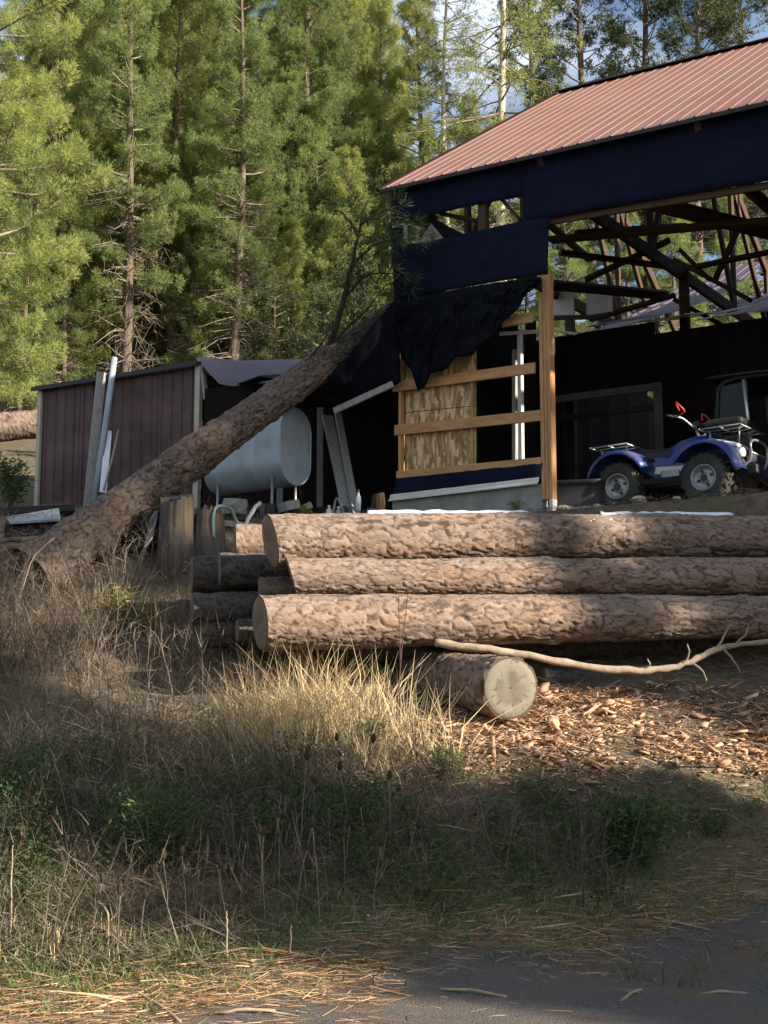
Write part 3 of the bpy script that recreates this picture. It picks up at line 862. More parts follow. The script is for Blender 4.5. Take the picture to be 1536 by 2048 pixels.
# stubs and braces in the gap below the eave
MB().beam(FP(967, 400, .05), FP(967, 470, .05), .12, .12, up=(0, 1, 0)).build('post', MT['timber_d'], barn)
MB().beam(FP(1003, 398, .06), FP(1040, 440, .06), .04, .09, up=(0, 1, 0)).build('brace', MT['timber_d'], barn)
MB().beam(FP(880, 427, .2), FP(975, 446, .2), .04, .14, up=(0, 1, 0)).build('brace', MT['timber_d'], barn)
MB().beam(FP(805, 452, .3), FP(870, 432, .3), .04, .16, up=(0, 1, 0)).build('brace', MT['timber_d'], barn)
MB().sheet([[FP(838, 485, .1), FP(888, 478, .1)], [FP(862, 448, .12), FP(863, 448, .14)]], .01).build('torn_board', MT['grey'], barn)
MB().beam(FP(811, 450, .02), FP(811, 484, .02), .04, .07, up=(0, 1, 0)).build('stud', MT['trimw'], barn)
MB().tube(smooth_path([FP(785, 455, -.08), FP(803, 449, -.1), FP(825, 451, -.1), FP(843, 460, -.06)], 4), .014, 6).build('torn_wrap_edge', MT['trimw'], barn, True)
# stud wall beside the doorway
pr0, pr1 = FP(1062, 640, 0).x, 0
postR = FP(1105, 800, 0).x
floorz = -.02
for off, wd, yy, tp in ((-.03, .05, .0, 548), (-.083, .05, .004, 556), (-.136, .05, -.004, 590)):
    MB().beam((postR + off, .03 + yy, .14), (postR + off, .03 + yy, FP(1090, tp, 0).z), .14, wd, up=(1, 0, 0)).build('post', MT['timber_v'], barn)
MB().beam((postR - .03, .03, -.28), (postR - .03, .03, .14), .135, .052, up=(1, 0, 0)).build('post_foot', MT['trimw'], barn)
def rail(u0, v0, u1, v1, h, y=-.045, name='rail', m='timber'):
    MB().beam(FP(u0, v0, y), FP(u1, v1, y), .04, h).build(name, MT[m], barn)
rail(786, 774, 1070, 736, .145)
rail(790, 861, 1082, 831, .145)
rail(1005, 645, 1066, 634, .14)
rail(794, 950, 1082, 922, .10, y=-.03, name='bottom_plate')
MB().beam(FP(803, 945, .01), FP(803, 720, .01), .04, .115, up=(0, 1, 0)).build('stud', MT['timber_v'], barn)
MB().beam(FP(944, 930, .0), FP(944, 700, .0), .04, .04, up=(0, 1, 0)).build('stud', MT['timber_v'], barn)
MB().beam(FP(798, 700, .1), FP(798, 400, .1), .12, .12, up=(0, 1, 0)).build('post', MT['timber_d'], barn)
# strand board sheet behind the rails, in two pieces with a seam
o1 = [FP(811, 944, .03), FP(952, 930, .03), FP(952, 812, .03), FP(811, 826, .03)]
MB().prism(o1, (0, .012, 0)).build('strand_board', MT['osb'], barn)
o2 = [FP(811, 824.5, .032), FP(952, 810.5, .032), FP(952, 690, .032), FP(811, 710, .032)]
MB().prism(o2, (0, .012, 0)).build('strand_board', MT['osb'], barn)
# things seen between the rails
MB().beam(FP(1043, 925, .5), FP(1040, 670, .5), .06, .075, up=(0, 1, 0)).build('stud', MT['trimw'], barn)
MB().beam(FP(1030, 925, .6), FP(1030, 700, .6), .06, .08, up=(0, 1, 0)).build('stud', MT['grey'], barn)
MB().beam(FP(1062, 925, 1.2), FP(1062, 640, 1.2), .09, .16, up=(0, 1, 0)).build('post', MT['maroon_in'], barn)
MB().beam(FP(1000, 668, .3), FP(1090, 662, .3), .03, .05).build('rail', MT['trimw'], barn)
# inside: rear wall with a wide door opening, plum roof sheets sagging behind
BWY = 4.2
def ribbed_wall(parent, s0, s1, z0, z1, y, m, name='wall_panel', pw=.914, z1b=None, out=-1):
    s = s0; n = 0
    while s < s1 - .05:
        e_ = min(s + pw, s1)
        prof = []
        nr = max(1, int(round((e_ - s) / (pw / 4))))
        for r in range(nr):
            c0 = s + r * (e_ - s) / nr
            prof += [(c0, 0), (c0 + .075, 0), (c0 + .09, .02), (c0 + .11, .02), (c0 + .125, 0)]
        prof.append((e_ + .012, 0))
        zt_ = lambda x: z1 if z1b is None else z1 + (z1b - z1) * (x - s0) / (s1 - s0)
        G = [[Vector((x, y + out * d + (.007 if n % 2 else 0), z0 if q == 0 else zt_(x))) for x, d in prof] for q in (0, 1)]
        MB().sheet(G, .004).build(name, MT[m], parent)
        s = e_; n += 1
gl, gr_ = FP(1112, 790, BWY).x, FP(1312, 800, BWY).x
gt = FP(1210, 792, BWY).z
wt = FP(1250, 640, BWY).z
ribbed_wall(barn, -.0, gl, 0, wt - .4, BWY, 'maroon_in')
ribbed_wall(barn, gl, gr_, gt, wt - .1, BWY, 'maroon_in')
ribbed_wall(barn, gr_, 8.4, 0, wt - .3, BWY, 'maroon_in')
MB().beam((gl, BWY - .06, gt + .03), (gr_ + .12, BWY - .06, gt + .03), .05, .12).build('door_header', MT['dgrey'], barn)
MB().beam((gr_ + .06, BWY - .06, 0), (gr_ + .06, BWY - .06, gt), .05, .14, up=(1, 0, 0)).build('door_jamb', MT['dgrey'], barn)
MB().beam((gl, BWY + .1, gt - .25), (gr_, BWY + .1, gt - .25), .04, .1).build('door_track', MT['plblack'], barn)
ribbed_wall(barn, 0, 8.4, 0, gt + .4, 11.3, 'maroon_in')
# rear roof, fallen: plum sheets lying from the inner wall up to the back
for i in range(9):
    s = .1 + i * .92
    za = wt - .15 + .1 * math.sin(i * 1.3); zb = wt + 2.7 + .25 * math.sin(i * 2.1)
    prof = []
    for r in range(4):
        c0 = s + r * .23
        prof += [(c0, 0), (c0 + .09, 0), (c0 + .1, .02), (c0 + .12, .02), (c0 + .13, 0)]
    prof.append((s + .915, 0))
    G = [[Vector((x, BWY - .1 + t * 7.1, za + (zb - za) * t + d - .25 * math.sin(t * 3.1))) for x, d in prof] for t in np.linspace(0, 1, 5)]
    MB().sheet(G, .004).build('fallen_roof_panel', MT['roofp'], barn)
# broken rafters and braces seen against the trees
for (u0, v0, y_0, u1, v1, y_1, h) in ((1150, 470, 2.0, 1370, 455, 4.5, .12), (1120, 505, 4, 1350, 535, 5.5, .12), (1170, 560, 5, 1340, 480, 5.5, .1),
        (1300, 405, .8, 1560, 470, 4.0, .2), (1350, 520, 5.5, 1500, 600, 5, .1), (1360, 500, 5.5, 1420, 560, 5.5, .08), (1430, 560, 5.6, 1480, 450, 5.6, .08),
        (1360, 540, 5.4, 1560, 500, 5.4, .1), (1100, 450, 3, 1180, 520, 5, .1), (1105, 570, 3, 1330, 590, 6, .14), (1180, 640, 5.6, 1350, 590, 5.6, .08), (1350, 600, 5.4, 1536, 700, 5.2, .1), (1100, 480, 1.2, 1560, 440, 1.6, .14)):
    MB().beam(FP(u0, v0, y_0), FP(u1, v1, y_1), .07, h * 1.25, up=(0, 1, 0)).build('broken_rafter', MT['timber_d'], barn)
for (u0, v0, u1, v1, y) in ((1105, 588, 1148, 632, 5.0), (1172, 590, 1225, 622, 5.2), (1506, 660, 1560, 690, 5.2)):
    a_, b_ = FP(u0, v0, y), FP(u1, v1, y)
    MB().prism([a_, Vector((b_.x, y, a_.z)), b_, Vector((a_.x, y, b_.z))], (0, .02, 0)).build('insulation_board', MT['trimw'], barn)
a_ = FP(1195, 650, 4.4)
MB().lathe([(.0, -.05), (.05, -.05), (.07, .0), (.05, .06), (.0, .07)], 12, 'Z', tuple(a_)).build('lamp', MT['trimw'], barn, True)
MB().beam(FP(1104, 660, .5), FP(1150, 668, 1.2), .03, .035).build('conduit', MT['trimw'], barn)
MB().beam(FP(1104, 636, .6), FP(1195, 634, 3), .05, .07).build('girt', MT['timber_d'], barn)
# unseen right gable wall, added to block sun, gapped at the front corner
for i in range(11):
    ya, yb = 1.0 + i * .96, min(1.0 + (i + 1) * .96, 2 * RUN)
    def gz(y): return (roof_pt(8.6, (y + .2) / (RUN + .2)).z if y < RUN else rear_pt(8.6, (y - RUN) / RUN).z) - .1
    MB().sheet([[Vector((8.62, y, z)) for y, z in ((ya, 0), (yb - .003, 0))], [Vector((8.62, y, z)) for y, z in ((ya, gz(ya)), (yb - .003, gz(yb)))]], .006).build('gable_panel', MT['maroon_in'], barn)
# left gable wall, low part still standing
GW = MB()
for i in range(12):
    y_ = .2 + i * .92
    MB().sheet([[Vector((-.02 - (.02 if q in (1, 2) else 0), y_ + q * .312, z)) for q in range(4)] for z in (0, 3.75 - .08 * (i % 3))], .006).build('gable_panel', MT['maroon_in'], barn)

# ------------------------------------------------------------------ torn tarp over the fallen trunk
def to_world(p): return BM_inv.inverted() @ Vector(p)
tp0 = to_world(fpz(795, 600, -.07))
TT = [to_world(fpz(u, v, -.075)) - tp0 for u, v in ((793, 604), (860, 590), (940, 574), (1020, 562), (1080, 555))]
TB = [to_world(fpz(u, v, -.2)) - tp0 for u, v in ((796, 690), (806, 722), (822, 742), (836, 784), (850, 776), (862, 748), (890, 742), (912, 716), (946, 712), (962, 690), (992, 668), (1003, 648), (1034, 622), (1050, 592), (1078, 570))]
o = ruled(TT, TB, 60, 18, .16, 7, .006, .05).build('torn_tarp', MT['black'], None, True, loc=tp0)
tag(o, 'torn black wrap flap hanging to a point over the strand board', 'tarp')
T2 = [W(598, 802, 20.6), W(650, 768, 20.3), W(703, 702, 20.1), W(745, 650, 20.05), W(793, 596, 20.25)]
B2 = [W(602, 822, 20.8), W(640, 815, 20.7), W(690, 818, 20.6), W(740, 800, 20.45), W(802, 765, 20.25)]
t2o = T2[0]
o = ruled(rel(T2, t2o), rel(B2, t2o), 26, 10, .14, 9, .008, .05).build('draped_tarp', MT['black'], None, True, loc=t2o)
tag(o, 'black tarp sagging from the barn corner down to the oil tank', 'tarp')
o = ruled([Vector((0, 0, 0)), Vector((.14, .02, .17))], [Vector((-.1, 0, -.16)), Vector((.06, 0, -.14))], 5, 4, .04, 11, .006).build('torn_plastic_scrap', MT['white'], None, False, loc=W(773, 640, 20.2))
tag(o, 'white torn scrap of plastic at the barn corner above the trunk', 'plastic scrap')
o = ruled([Vector((0, 0, 0)), Vector((.2, .02, .0)), Vector((.36, 0, -.03))], [Vector((.02, -.05, -.09)), Vector((.22, -.05, -.08)), Vector((.34, 0, -.06))], 6, 4, .06, 12, .006).build('torn_plastic_scrap', MT['tank'], None, False, loc=W(663, 778, 20.6))
tag(o, 'pale crumpled plastic scrap on the black tarp right of the tank', 'plastic scrap')

# ------------------------------------------------------------------ lean-to between shed and barn
lt = empty('lean_to', (-1.6, 23.2, zt(-1.6, 23.2)))
tag(lt, 'dark open lean-to between the metal shed and the barn', 'lean-to')
lo = lt.location.copy()
bw0, bw1 = W(405, 1035, 24.8) - lo, W(800, 1035, 23.5) - lo
dv = (bw1 - bw0); nW = 6
for i in range(nW):
    a_, b_ = bw0 + dv * (i / nW), bw0 + dv * ((i + 1) / nW + .004) + Vector((0, .012 * (i % 2), 0))
    a_.z = b_.z = -.4
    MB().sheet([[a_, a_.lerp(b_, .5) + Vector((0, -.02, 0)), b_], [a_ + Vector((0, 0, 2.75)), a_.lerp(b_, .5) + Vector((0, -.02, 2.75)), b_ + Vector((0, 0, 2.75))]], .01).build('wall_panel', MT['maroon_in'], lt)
rf = [[W(u, v, Yq) - lo for u, v, Yq in row] for row in (((560, 760, 21.6), (680, 770, 21.2), (795, 745, 20.75)), ((520, 752, 23), (650, 750, 23), (795, 735, 22.5)), ((470, 770, 25), (640, 745, 24.5), (810, 740, 24)))]
MB().sheet(rf, .02).build('roof_sheet', MT['black'], lt)
MB().beam(W(668, 822, 20.5) - lo, W(786, 768, 20.2) - lo, .04, .09).build('beam', MT['grey'], lt)
for u, Yq in ((640, 23.4), (560, 24)):
    b_ = W(u, 1000, Yq) - lo; b_.z = -.1
    MB().beam(b_, b_ + Vector((0, 0, 2.3)), .1, .1, up=(0, 1, 0)).build('post', MT['grey'], lt)

# ------------------------------------------------------------------ metal shed
s0 = W(72, 1015, 27.2); s1 = W(398, 1010, 25.2)
s1.z = s0.z = 5.75
dS = s1 - s0; shL = dS.length
shed = empty('shed', s0, (0, 0, math.atan2(dS.y, dS.x)))
tag(shed, 'small maroon metal shed with beige corner trim behind the fallen trunk', 'shed')
SI = (Matrix.Translation(s0) @ Matrix.Rotation(math.atan2(dS.y, dS.x), 4, 'Z')).inverted()
def SP(u, v, yl=0):
    o = SI @ Vector((0, 0, EYE)); d = SI.to_3x3() @ ray(u, v)
    return o + d * ((yl - o.y) / d.y)
zl, zr = SP(72, 782).z, SP(398, 733).z
ribbed_wall(shed, .08, shL - .08, -.3, zl, 0, 'maroon', z1b=zr)
MB().beam((.04, -.02, -.3), (.04, -.02, zl + .02), .08, .09, up=(1, 0, 0)).build('corner_trim', MT['beige'], shed)
MB().beam((shL - .04, -.02, -.3), (shL - .04, -.02, zr + .02), .09, .11, up=(1, 0, 0)).build('corner_trim', MT['beige'], shed)
MB().sheet([[Vector((-.08, -.14, zl + .02)), Vector((shL + .03, -.14, zr + .03))], [Vector((-.08, .6, zl + .08)), Vector((shL + .03, .6, zr + .10))], [Vector((-.08, 4, zl + .2)), Vector((shL + .03, 4, zr + .2))]], .05).build('roof_deck', MT['plblack'], shed)
MB().beam((-.08, -.15, zl + .0), (shL + .02, -.15, zr + .02), .02, .08).build('eave_trim', MT['plblack'], shed)
# side wall and the crushed roof sheet on the right
for i in range(4):
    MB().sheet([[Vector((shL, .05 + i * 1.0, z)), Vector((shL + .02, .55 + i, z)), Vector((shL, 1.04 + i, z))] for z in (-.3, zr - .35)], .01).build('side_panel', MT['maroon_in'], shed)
def SW(u, v, Yq): return SI @ W(u, v, Yq)
tl, tr_, brr, bl_ = SW(393, 719, 25.3), SW(640, 722, 27.5), SW(600, 775, 25.2), SW(440, 768, 24.6)
nst = 7
for i in range(nst):
    def row(k):
        t = k / nst
        return [tl.lerp(bl_, t), tl.lerp(bl_, t).lerp(tr_.lerp(brr, t), .33) + Vector((0, 0, -.06)), tl.lerp(bl_, t).lerp(tr_.lerp(brr, t), .66) + Vector((0, 0, -.03)), tr_.lerp(brr, t)]
    r0_, r1_ = row(i), row(i + 1)
    rm_ = [p.lerp(q, .8) for p, q in zip(r0_, r1_)]
    rk = [p.lerp(q, .9) + Vector((.0, -.06, .09)) for p, q in zip(r0_, r1_)]
    MB().sheet([r0_, rm_, rk, [p.lerp(q, .985) for p, q in zip(r0_, r1_)]], .006).build('crushed_roof_panel', MT['roofs'], shed)
MB().beam(SW(408, 735, 25.1), SW(500, 800, 24.9), .04, .12).build('broken_rafter', MT['timber_d'], shed)
MB().beam(SW(405, 730, 25.2), SW(412, 800, 25.0), .05, .1, up=(0, 1, 0)).build('broken_stud', MT['grey'], shed)
MB().sheet([[SW(412, 745, 25.2), SW(470, 775, 25)], [SW(414, 835, 25.2), SW(470, 835, 25)]], .02).build('torn_side_panel', MT['maroon_in'], shed)

# boards and pipes leaning on the shed
def leaner(name, label, ub, vb, ut, vt, Yb, Yt, wd, th, m, cat, round_=False):
    b_, t_ = W(ub, vb, Yb), W(ut, vt, Yt)
    o = MB()
    if round_: o.tube([Vector((0, 0, 0)), (t_ - b_) * .5 + Vector((.01, 0, 0)), t_ - b_], wd, 10)
    else: o.beam((0, 0, 0), t_ - b_, th, wd, up=(1, .3, 0))
    ob = o.build(name, MT[m], None, round_, loc=b_)
    return tag(ob, label, cat)
leaner('leaning_board', 'widest grey board leaning on the shed wall', 176, 1015, 203, 745, 25.6, 26.15, .17, .035, 'grey', 'board')
leaner('leaning_pipe', 'tall pale pipe leaning on the shed, rising above its roof', 188, 1005, 229, 716, 25.3, 26.0, .055, .03, 'tank', 'pipe', True)
leaner('leaning_board', 'short white board leaning on the shed beside tall pipe', 206, 985, 217, 862, 25.2, 25.75, .12, .02, 'white', 'board')
leaner('leaning_pipe', 'thin short grey rod leaning rightmost of those on the shed', 208, 980, 237, 860, 25.1, 25.7, .018, .03, 'grey', 'pipe', True)
leaner('leaning_board', 'left of two grey planks leaning beside the oil tank', 700, 1045, 655, 832, 21.0, 22.3, .17, .04, 'grey', 'board')
leaner('leaning_board', 'narrow right one of two grey planks leaning beside the oil tank', 716, 1045, 676, 828, 20.9, 22.2, .11, .04, 'grey', 'board')

# ------------------------------------------------------------------ oil tank
tk0 = W(592, 893, 21.2)
tank = empty('oil_tank', Vector((tk0.x, tk0.y, zt(tk0.x, tk0.y))), (0, 0, math.atan2(.6, -.8)))
tank_z = tk0.z - tank.location.z
TM = MB()
HW, HH = .345, .57
def oval(k=1.0, n=40):
    out = []
    for i in range(n):
        a_ = 2 * math.pi * i / n
        y_, z_ = math.cos(a_) * HW * k, math.sin(a_) * HW * k
        z_ += (HH - HW) * (1 if math.sin(a_) > 0 else -1)
        out.append((y_, z_))
    return out
nO = 40
rows = [(0.0, 1.0), (.02, 1.012), (.035, 1.0), (.49, .997), (.497, 1.012), (.505, .997), (.99, .997), (.997, 1.012), (1.005, .997), (1.465, 1.0), (1.48, 1.012), (1.5, 1.0)]
vs = []
for x, k_ in rows:
    vs += [(x, y_, z_ + tank_z) for y_, z_ in oval(k_)]
fs = [(i * nO + k_, i * nO + (k_ + 1) % nO, (i + 1) * nO + (k_ + 1) % nO, (i + 1) * nO + k_) for i in range(len(rows) - 1) for k_ in range(nO)]
MB().add(vs, fs).build('shell', MT['tank'], tank, True)
for x, sg in ((.0, -1), (1.5, 1)):
    vs = []
    for k_, dx in ((1.0, .0), (.985, .004), (.97, -.012), (.6, -.002), (.1, .004)):
        vs += [(x + sg * dx, y_, z_ + tank_z) for y_, z_ in oval(k_)]
    fs = [(i * nO + k_, i * nO + (k_ + 1) % nO, (i + 1) * nO + (k_ + 1) % nO, (i + 1) * nO + k_) for i in range(4) for k_ in range(nO)]
    fs.append(tuple(4 * nO + k_ for k_ in range(nO)))
    MB().add(vs, fs).build('end_plate', MT['tankend'], tank, False)
for x in (.22, 1.28):
    for y_ in (-.25, .25):
        MB().tube([(x, y_, tank_z - HH + .12), (x, y_ * 1.05, -.1)], .022, 8).build('leg', MT['steel'], tank, True)
MB().tube([(.08, 0, tank_z + HH - .01), (.08, 0, tank_z + HH + .13)], .022, 8).build('vent_pipe', MT['trimw'], tank, True)
MB().lathe([(.03, tank_z + HH - .02), (.05, tank_z + HH), (.05, tank_z + HH + .05), (0, tank_z + HH + .05)], 12, 'Z', (.5, 0, 0)).build('filler_cap', MT['steel'], tank, True)
tag(tank, 'grey blue oval oil tank on legs under the fallen trunk', 'oil tank')

# ------------------------------------------------------------------ fallen pine
fb0, ft0 = W(62, 1150, 17.7), W(752, 655, 21.1)
dT = (ft0 - fb0)
fdir = dT.normalized()
fend = ft0 + fdir * 1.6
fall = empty('fallen_tree', fb0)
q = fdir.to_track_quat('X', 'Z')
fall.rotation_euler = q.to_euler()
Lf = (fend - fb0).length
me, caps = bark_mesh('trunk', Lf, .30, .14, 31, cell=(.13, .065), depth=.036, nL=460, nC=140, flare=.05, flare_len=.4, knots=14, bend=.01)
link('trunk', me, MT['barkd'], fall)
link('root_plate', caps[0][0], MT['root'], fall)
FI = (Matrix.Translation(fb0) @ q.to_matrix().to_4x4()).inverted()
def FL(u, v, Yq): return FI @ W(u, v, Yq)
rr = random.Random(5)
for i in range(24):
    a_ = rr.uniform(0, 2 * math.pi); r_ = rr.uniform(.05, .5)
    st = Vector((rr.uniform(-.05, .25), r_ * math.cos(a_), r_ * math.sin(a_)))
    pts = [st]
    dirv = Vector((-1, 1.0 * math.cos(a_), 1.0 * math.sin(a_))).normalized()
    Lr = rr.uniform(.5, 1.2)
    for j in range(5):
        dirv = (dirv + Vector([rr.uniform(-.35, .35) for _ in range(3)]) + (FI.to_3x3() @ Vector((0, 0, -.32)))).normalized()
        pts.append(pts[-1] + dirv * Lr / 5)
    r0_ = rr.uniform(.010, .045)
    path = smooth_path(pts, 3, .01, i)
    MB().tube(path, [r0_ * (1 - .85 * j / len(path)) for j in range(len(path))], 6).build('root', MT['root'], fall, True)

# ------------------------------------------------------------------ pines: shared shapes
def tufts(P, D, nb, ln, wd, rg, spread=.75):
    """needle tufts as thin triangles; P, D (n,3)"""
    n = len(P)
    d = D[:, None, :] * .75 + rg.normal(0, spread, (n, nb, 3))
    d /= np.linalg.norm(d, axis=-1, keepdims=True) + 1e-9
    L = ln * rg.uniform(.6, 1.15, (n, nb, 1))
    side = np.cross(d, rg.normal(0, 1, (n, nb, 3))); side /= np.linalg.norm(side, axis=-1, keepdims=True) + 1e-9
    b = P[:, None, :] + d * .02
    v0 = b + d * L * .12; v1 = b + d * L * .6 + side * wd * .5; v2 = b + d * L; v3 = b + d * L * .6 - side * wd * .5
    V = np.stack([v0, v1, v2, v3], 2).reshape(-1, 3)
    Q = np.arange(len(V)).reshape(-1, 4)
    return V, Q

def pine(seed, H, zb, R, r0, nwh=None, dens=1.0, dead=30, lean=.0, droop=0, tl_=.19, nb=17, wdt=.018, tip=.8):
    rg = np.random.default_rng(seed)
    tr = MB(); br_ = MB()
    ph = rg.uniform(0, 6.28)
    def axis_pt(z):
        return np.array([lean * z + .12 * math.sin(z * .35 + ph), .12 * math.cos(z * .3 + ph) - .12 * math.cos(ph), z])
    zs = np.linspace(-.6, H, 22)
    tr.tube([axis_pt(z) for z in zs], [max(.012, r0 * (1 - .93 * max(z, 0) / H) * (1.25 if z < .3 else 1)) for z in zs], 10)
    TP, TD, TR = [], [], []
    z = zb
    while z < H - .3:
        t = (z - zb) / (H - zb)
        prof = (1 - t) ** .75 * min(1, .55 + 1.8 * t)
        for b in range(rg.integers(3, 6)):
            if rg.random() < .12: continue
            az = rg.uniform(0, 2 * math.pi)
            L = R * prof * rg.uniform(.6, 1.15) + .25
            el = math.radians((-8 + 48 * t + rg.uniform(-12, 12)) - droop)
            hd = np.array([math.cos(az), math.sin(az), 0])
            p = axis_pt(z); pts = [p]; nseg = 5
            e_ = el
            for k in range(nseg):
                pts.append(pts[-1] + (hd * math.cos(e_) + np.array([0, 0, math.sin(e_)])) * L / nseg)
                e_ += math.radians(rg.uniform(-4, 13) - droop * .4); 
                a2 = rg.uniform(-.16, .16); hd = np.array([hd[0] * math.cos(a2) - hd[1] * math.sin(a2), hd[0] * math.sin(a2) + hd[1] * math.cos(a2), 0])
            pts = np.array(pts)
            rb = .012 + .014 * L * (1 - .4 * t)
            br_.tube(pts, [rb * (1 - .16 * k) for k in range(6)], 4, caps=False)
            nt_ = int(max(5, 15 * L * dens) * rg.uniform(.75, 1.2))
            wv = rg.uniform(.22, 1, nt_) ** .8
            pos = np.stack([np.interp(wv * nseg, np.arange(6), pts[:, c]) for c in range(3)], -1)
            lat = np.cross(hd, [0, 0, 1])
            amp = (.12 + .30 * L * (1.02 - wv) + .04) * np.sign(rg.normal(size=nt_)) * rg.uniform(.1, 1, nt_)
            off = lat[None] * amp[:, None] + np.stack([np.zeros(nt_), np.zeros(nt_), rg.normal(.02, .09, nt_) - droop * .006 * np.abs(amp) * 10], -1) + hd[None] * (np.abs(amp) * .5)[:, None]
            pos2 = pos + off
            dr = off * .8 + hd[None] * .25 + np.array([0, 0, .28 - droop * .03])
            dr /= np.linalg.norm(dr, axis=1, keepdims=True)
            TP.append(pos2); TD.append(dr)
            TR.append(np.clip(.25 + .35 * wv + rg.normal(0, .13, nt_) + .12 * t, 0, 1))
            for k in range(0, nt_, 2):
                br_.tube([pos[k], pos2[k]], [.008, .004], 3, caps=False)
        z += rg.uniform(.28, .5) * (1.0 if t < .7 else .7)
    # leader
    k = 10
    TP.append(np.array([axis_pt(H - .9 * i / k) for i in range(k)])); TD.append(np.tile([0, 0, 1.], (k, 1))); TR.append(np.full(k, .7))
    for i in range(dead):
        z = rg.uniform(1.0, max(1.5, zb + (H - zb) * .25)); az = rg.uniform(0, 6.28); L = rg.uniform(.5, 1.1) * min(R * .7, 1.7)
        p = axis_pt(z); hd = np.array([math.cos(az), math.sin(az), rg.uniform(-.35, .25)])
        q1 = p + hd * L * .5; q2 = p + hd * L + np.array([0, 0, rg.uniform(-.3, .1)])
        br_.tube([p, q1, q2], [.02, .013, .005], 3, caps=False)
        for s_ in range(4):
            f = rg.uniform(.35, .95); b0 = p + (q2 - p) * f
            br_.tube([b0, b0 + rg.normal(0, .2, 3)], [.008, .003], 3, caps=False)
    TP, TD, TR = np.concatenate(TP), np.concatenate(TD), np.concatenate(TR)
    V, Q = tufts(TP, TD, nb, tl_, wdt, rg)
    rnd = np.repeat(TR, nb * 4) + rg.normal(0, .05, len(V))
    return tr.mesh('trunk', True), br_.mesh('branches', True), mesh_np('crown', V, Q, False, {'rnd': np.clip(rnd, 0, 1)})

VAR = {
    'a': (pine(1, 19, 2.6, 2.6, .22, dens=1.81, dead=130), 'needle', 'trunk'),
    'b': (pine(2, 17, 3.4, 2.2, .19, dens=1.74, dead=160), 'needle', 'trunk'),
    'c': (pine(3, 20, 4.5, 2.9, .26, dens=1.67, dead=50, lean=.008), 'needle', 'trunk'),
    'd': (pine(4, 13, 1.2, 1.9, .15, dens=1.89, dead=40), 'needle', 'trunk'),
    'y': (pine(5, 18, 1.5, 3.3, .25, dens=1.81, dead=20, tl_=.19, nb=20, wdt=.015), 'needle2', 'trunk'),
    'p': (pine(6, 21, 5.0, 2.6, .17, dens=.55, dead=40, droop=16), 'needle2', 'palet'),
    'k': (pine(8, 20, 3.0, 3.0, .24, dens=.8, dead=30, tl_=.22, wdt=.03), 'needled', 'trunk'),
    'e': (pine(12, 18.5, 3.2, 2.3, .2, dens=1.75, dead=120), 'needle2', 'trunk'),
    'g': (pine(14, 12, .8, 2.1, .14, dens=1.9, dead=20), 'needle2', 'trunk'),
    't': (pine(10, 28, 18.2, 2.9, .34, dens=3.2, dead=6), 'needle', 'trunk'),
    'f': (pine(9, 6.5, .3, 1.7, .08, dens=1.6, dead=4, droop=6, tl_=.16, nb=13, wdt=.03), 'needled', 'trunk'),
}
def make_tree(kind, loc, label, group, scale=1.0, rot=None, name='pine_tree', fol=None):
    (mt_, mb_, mc_), fm, tm = VAR[kind]
    e = empty(name, loc, (0, 0, rot if rot is not None else random.uniform(0, 6.28)))
    e.scale = (scale, scale, scale * random.uniform(.95, 1.06))
    link('trunk', mt_, MT[tm], e)
    link('branches', mb_, MT['twig'], e)
    link('crown', mc_, MT[fm], e)
    tag(e, label, 'tree', group)
    return e
GF = 'pines in the stand behind the shed'
def where(u):
    return ('at the left picture edge' if u < 60 else 'above the left end of the shed' if u < 150 else 'above the middle of the shed' if u < 300 else 'above the shed peak' if u < 420 else
            'above the crushed shed roof' if u < 560 else 'left of the barn' if u < 700 else 'beside the barn roof\'s low corner')
def stand(u, Y, kind, label, scale=1.0, group=GF, sxy=1.0, **kw):
    x = (u - 768) / F * Y * 1.01
    z = zt(x, Y)
    o_ = make_tree(kind, (x, Y, z), label, group, scale, **kw)
    o_.scale.x *= sxy; o_.scale.y *= sxy
    return o_
random.seed(21)
stand(-75, 36, 'y', 'big yellow green pine at the left edge of the picture', 1.1, sxy=.95)
stand(85, 43, 'y', 'yellow green pine just right of the left picture edge', 1.05, sxy=.85)
stand(238, 42, 'b', 'pine with a thin lit trunk rising behind the left half of the shed', 1.05, sxy=.85)
stand(338, 45, 'e', 'pine with bare lower trunk rising behind the middle of the shed', 1.05, sxy=.85)
stand(468, 43, 'b', 'pine with straight thin trunk right of the shed peak', 1.0, sxy=.85)
stand(606, 48, 'c', 'tall pine with dark trunk and steep limbs left of the barn', 1.05, sxy=.8)
stand(160, 46, 'e', 'pine standing between the left edge trees and the shed pines', 1.05, sxy=.85)
stand(690, 50, 'y', 'light green pine filling the gap left of the barn roof', 1.0, sxy=.8)
stand(755, 52, 'y', 'light yellow pine directly above the barn roof\'s low corner', .92, sxy=.8)
stand(842, 54, 'y', 'low light green pine half hidden by the low end of the barn roof', .9, sxy=.9)
stand(540, 33, 'f', 'young dark fir beside the fallen trunk, behind the crushed shed roof', .7, name='fir_tree')
stand(640, 32, 'f', 'small dark fir close to the barn corner', .7, name='fir_tree')
stand(715, 33, 'f', 'dark young fir touching the barn\'s left corner', .85, name='fir_tree')
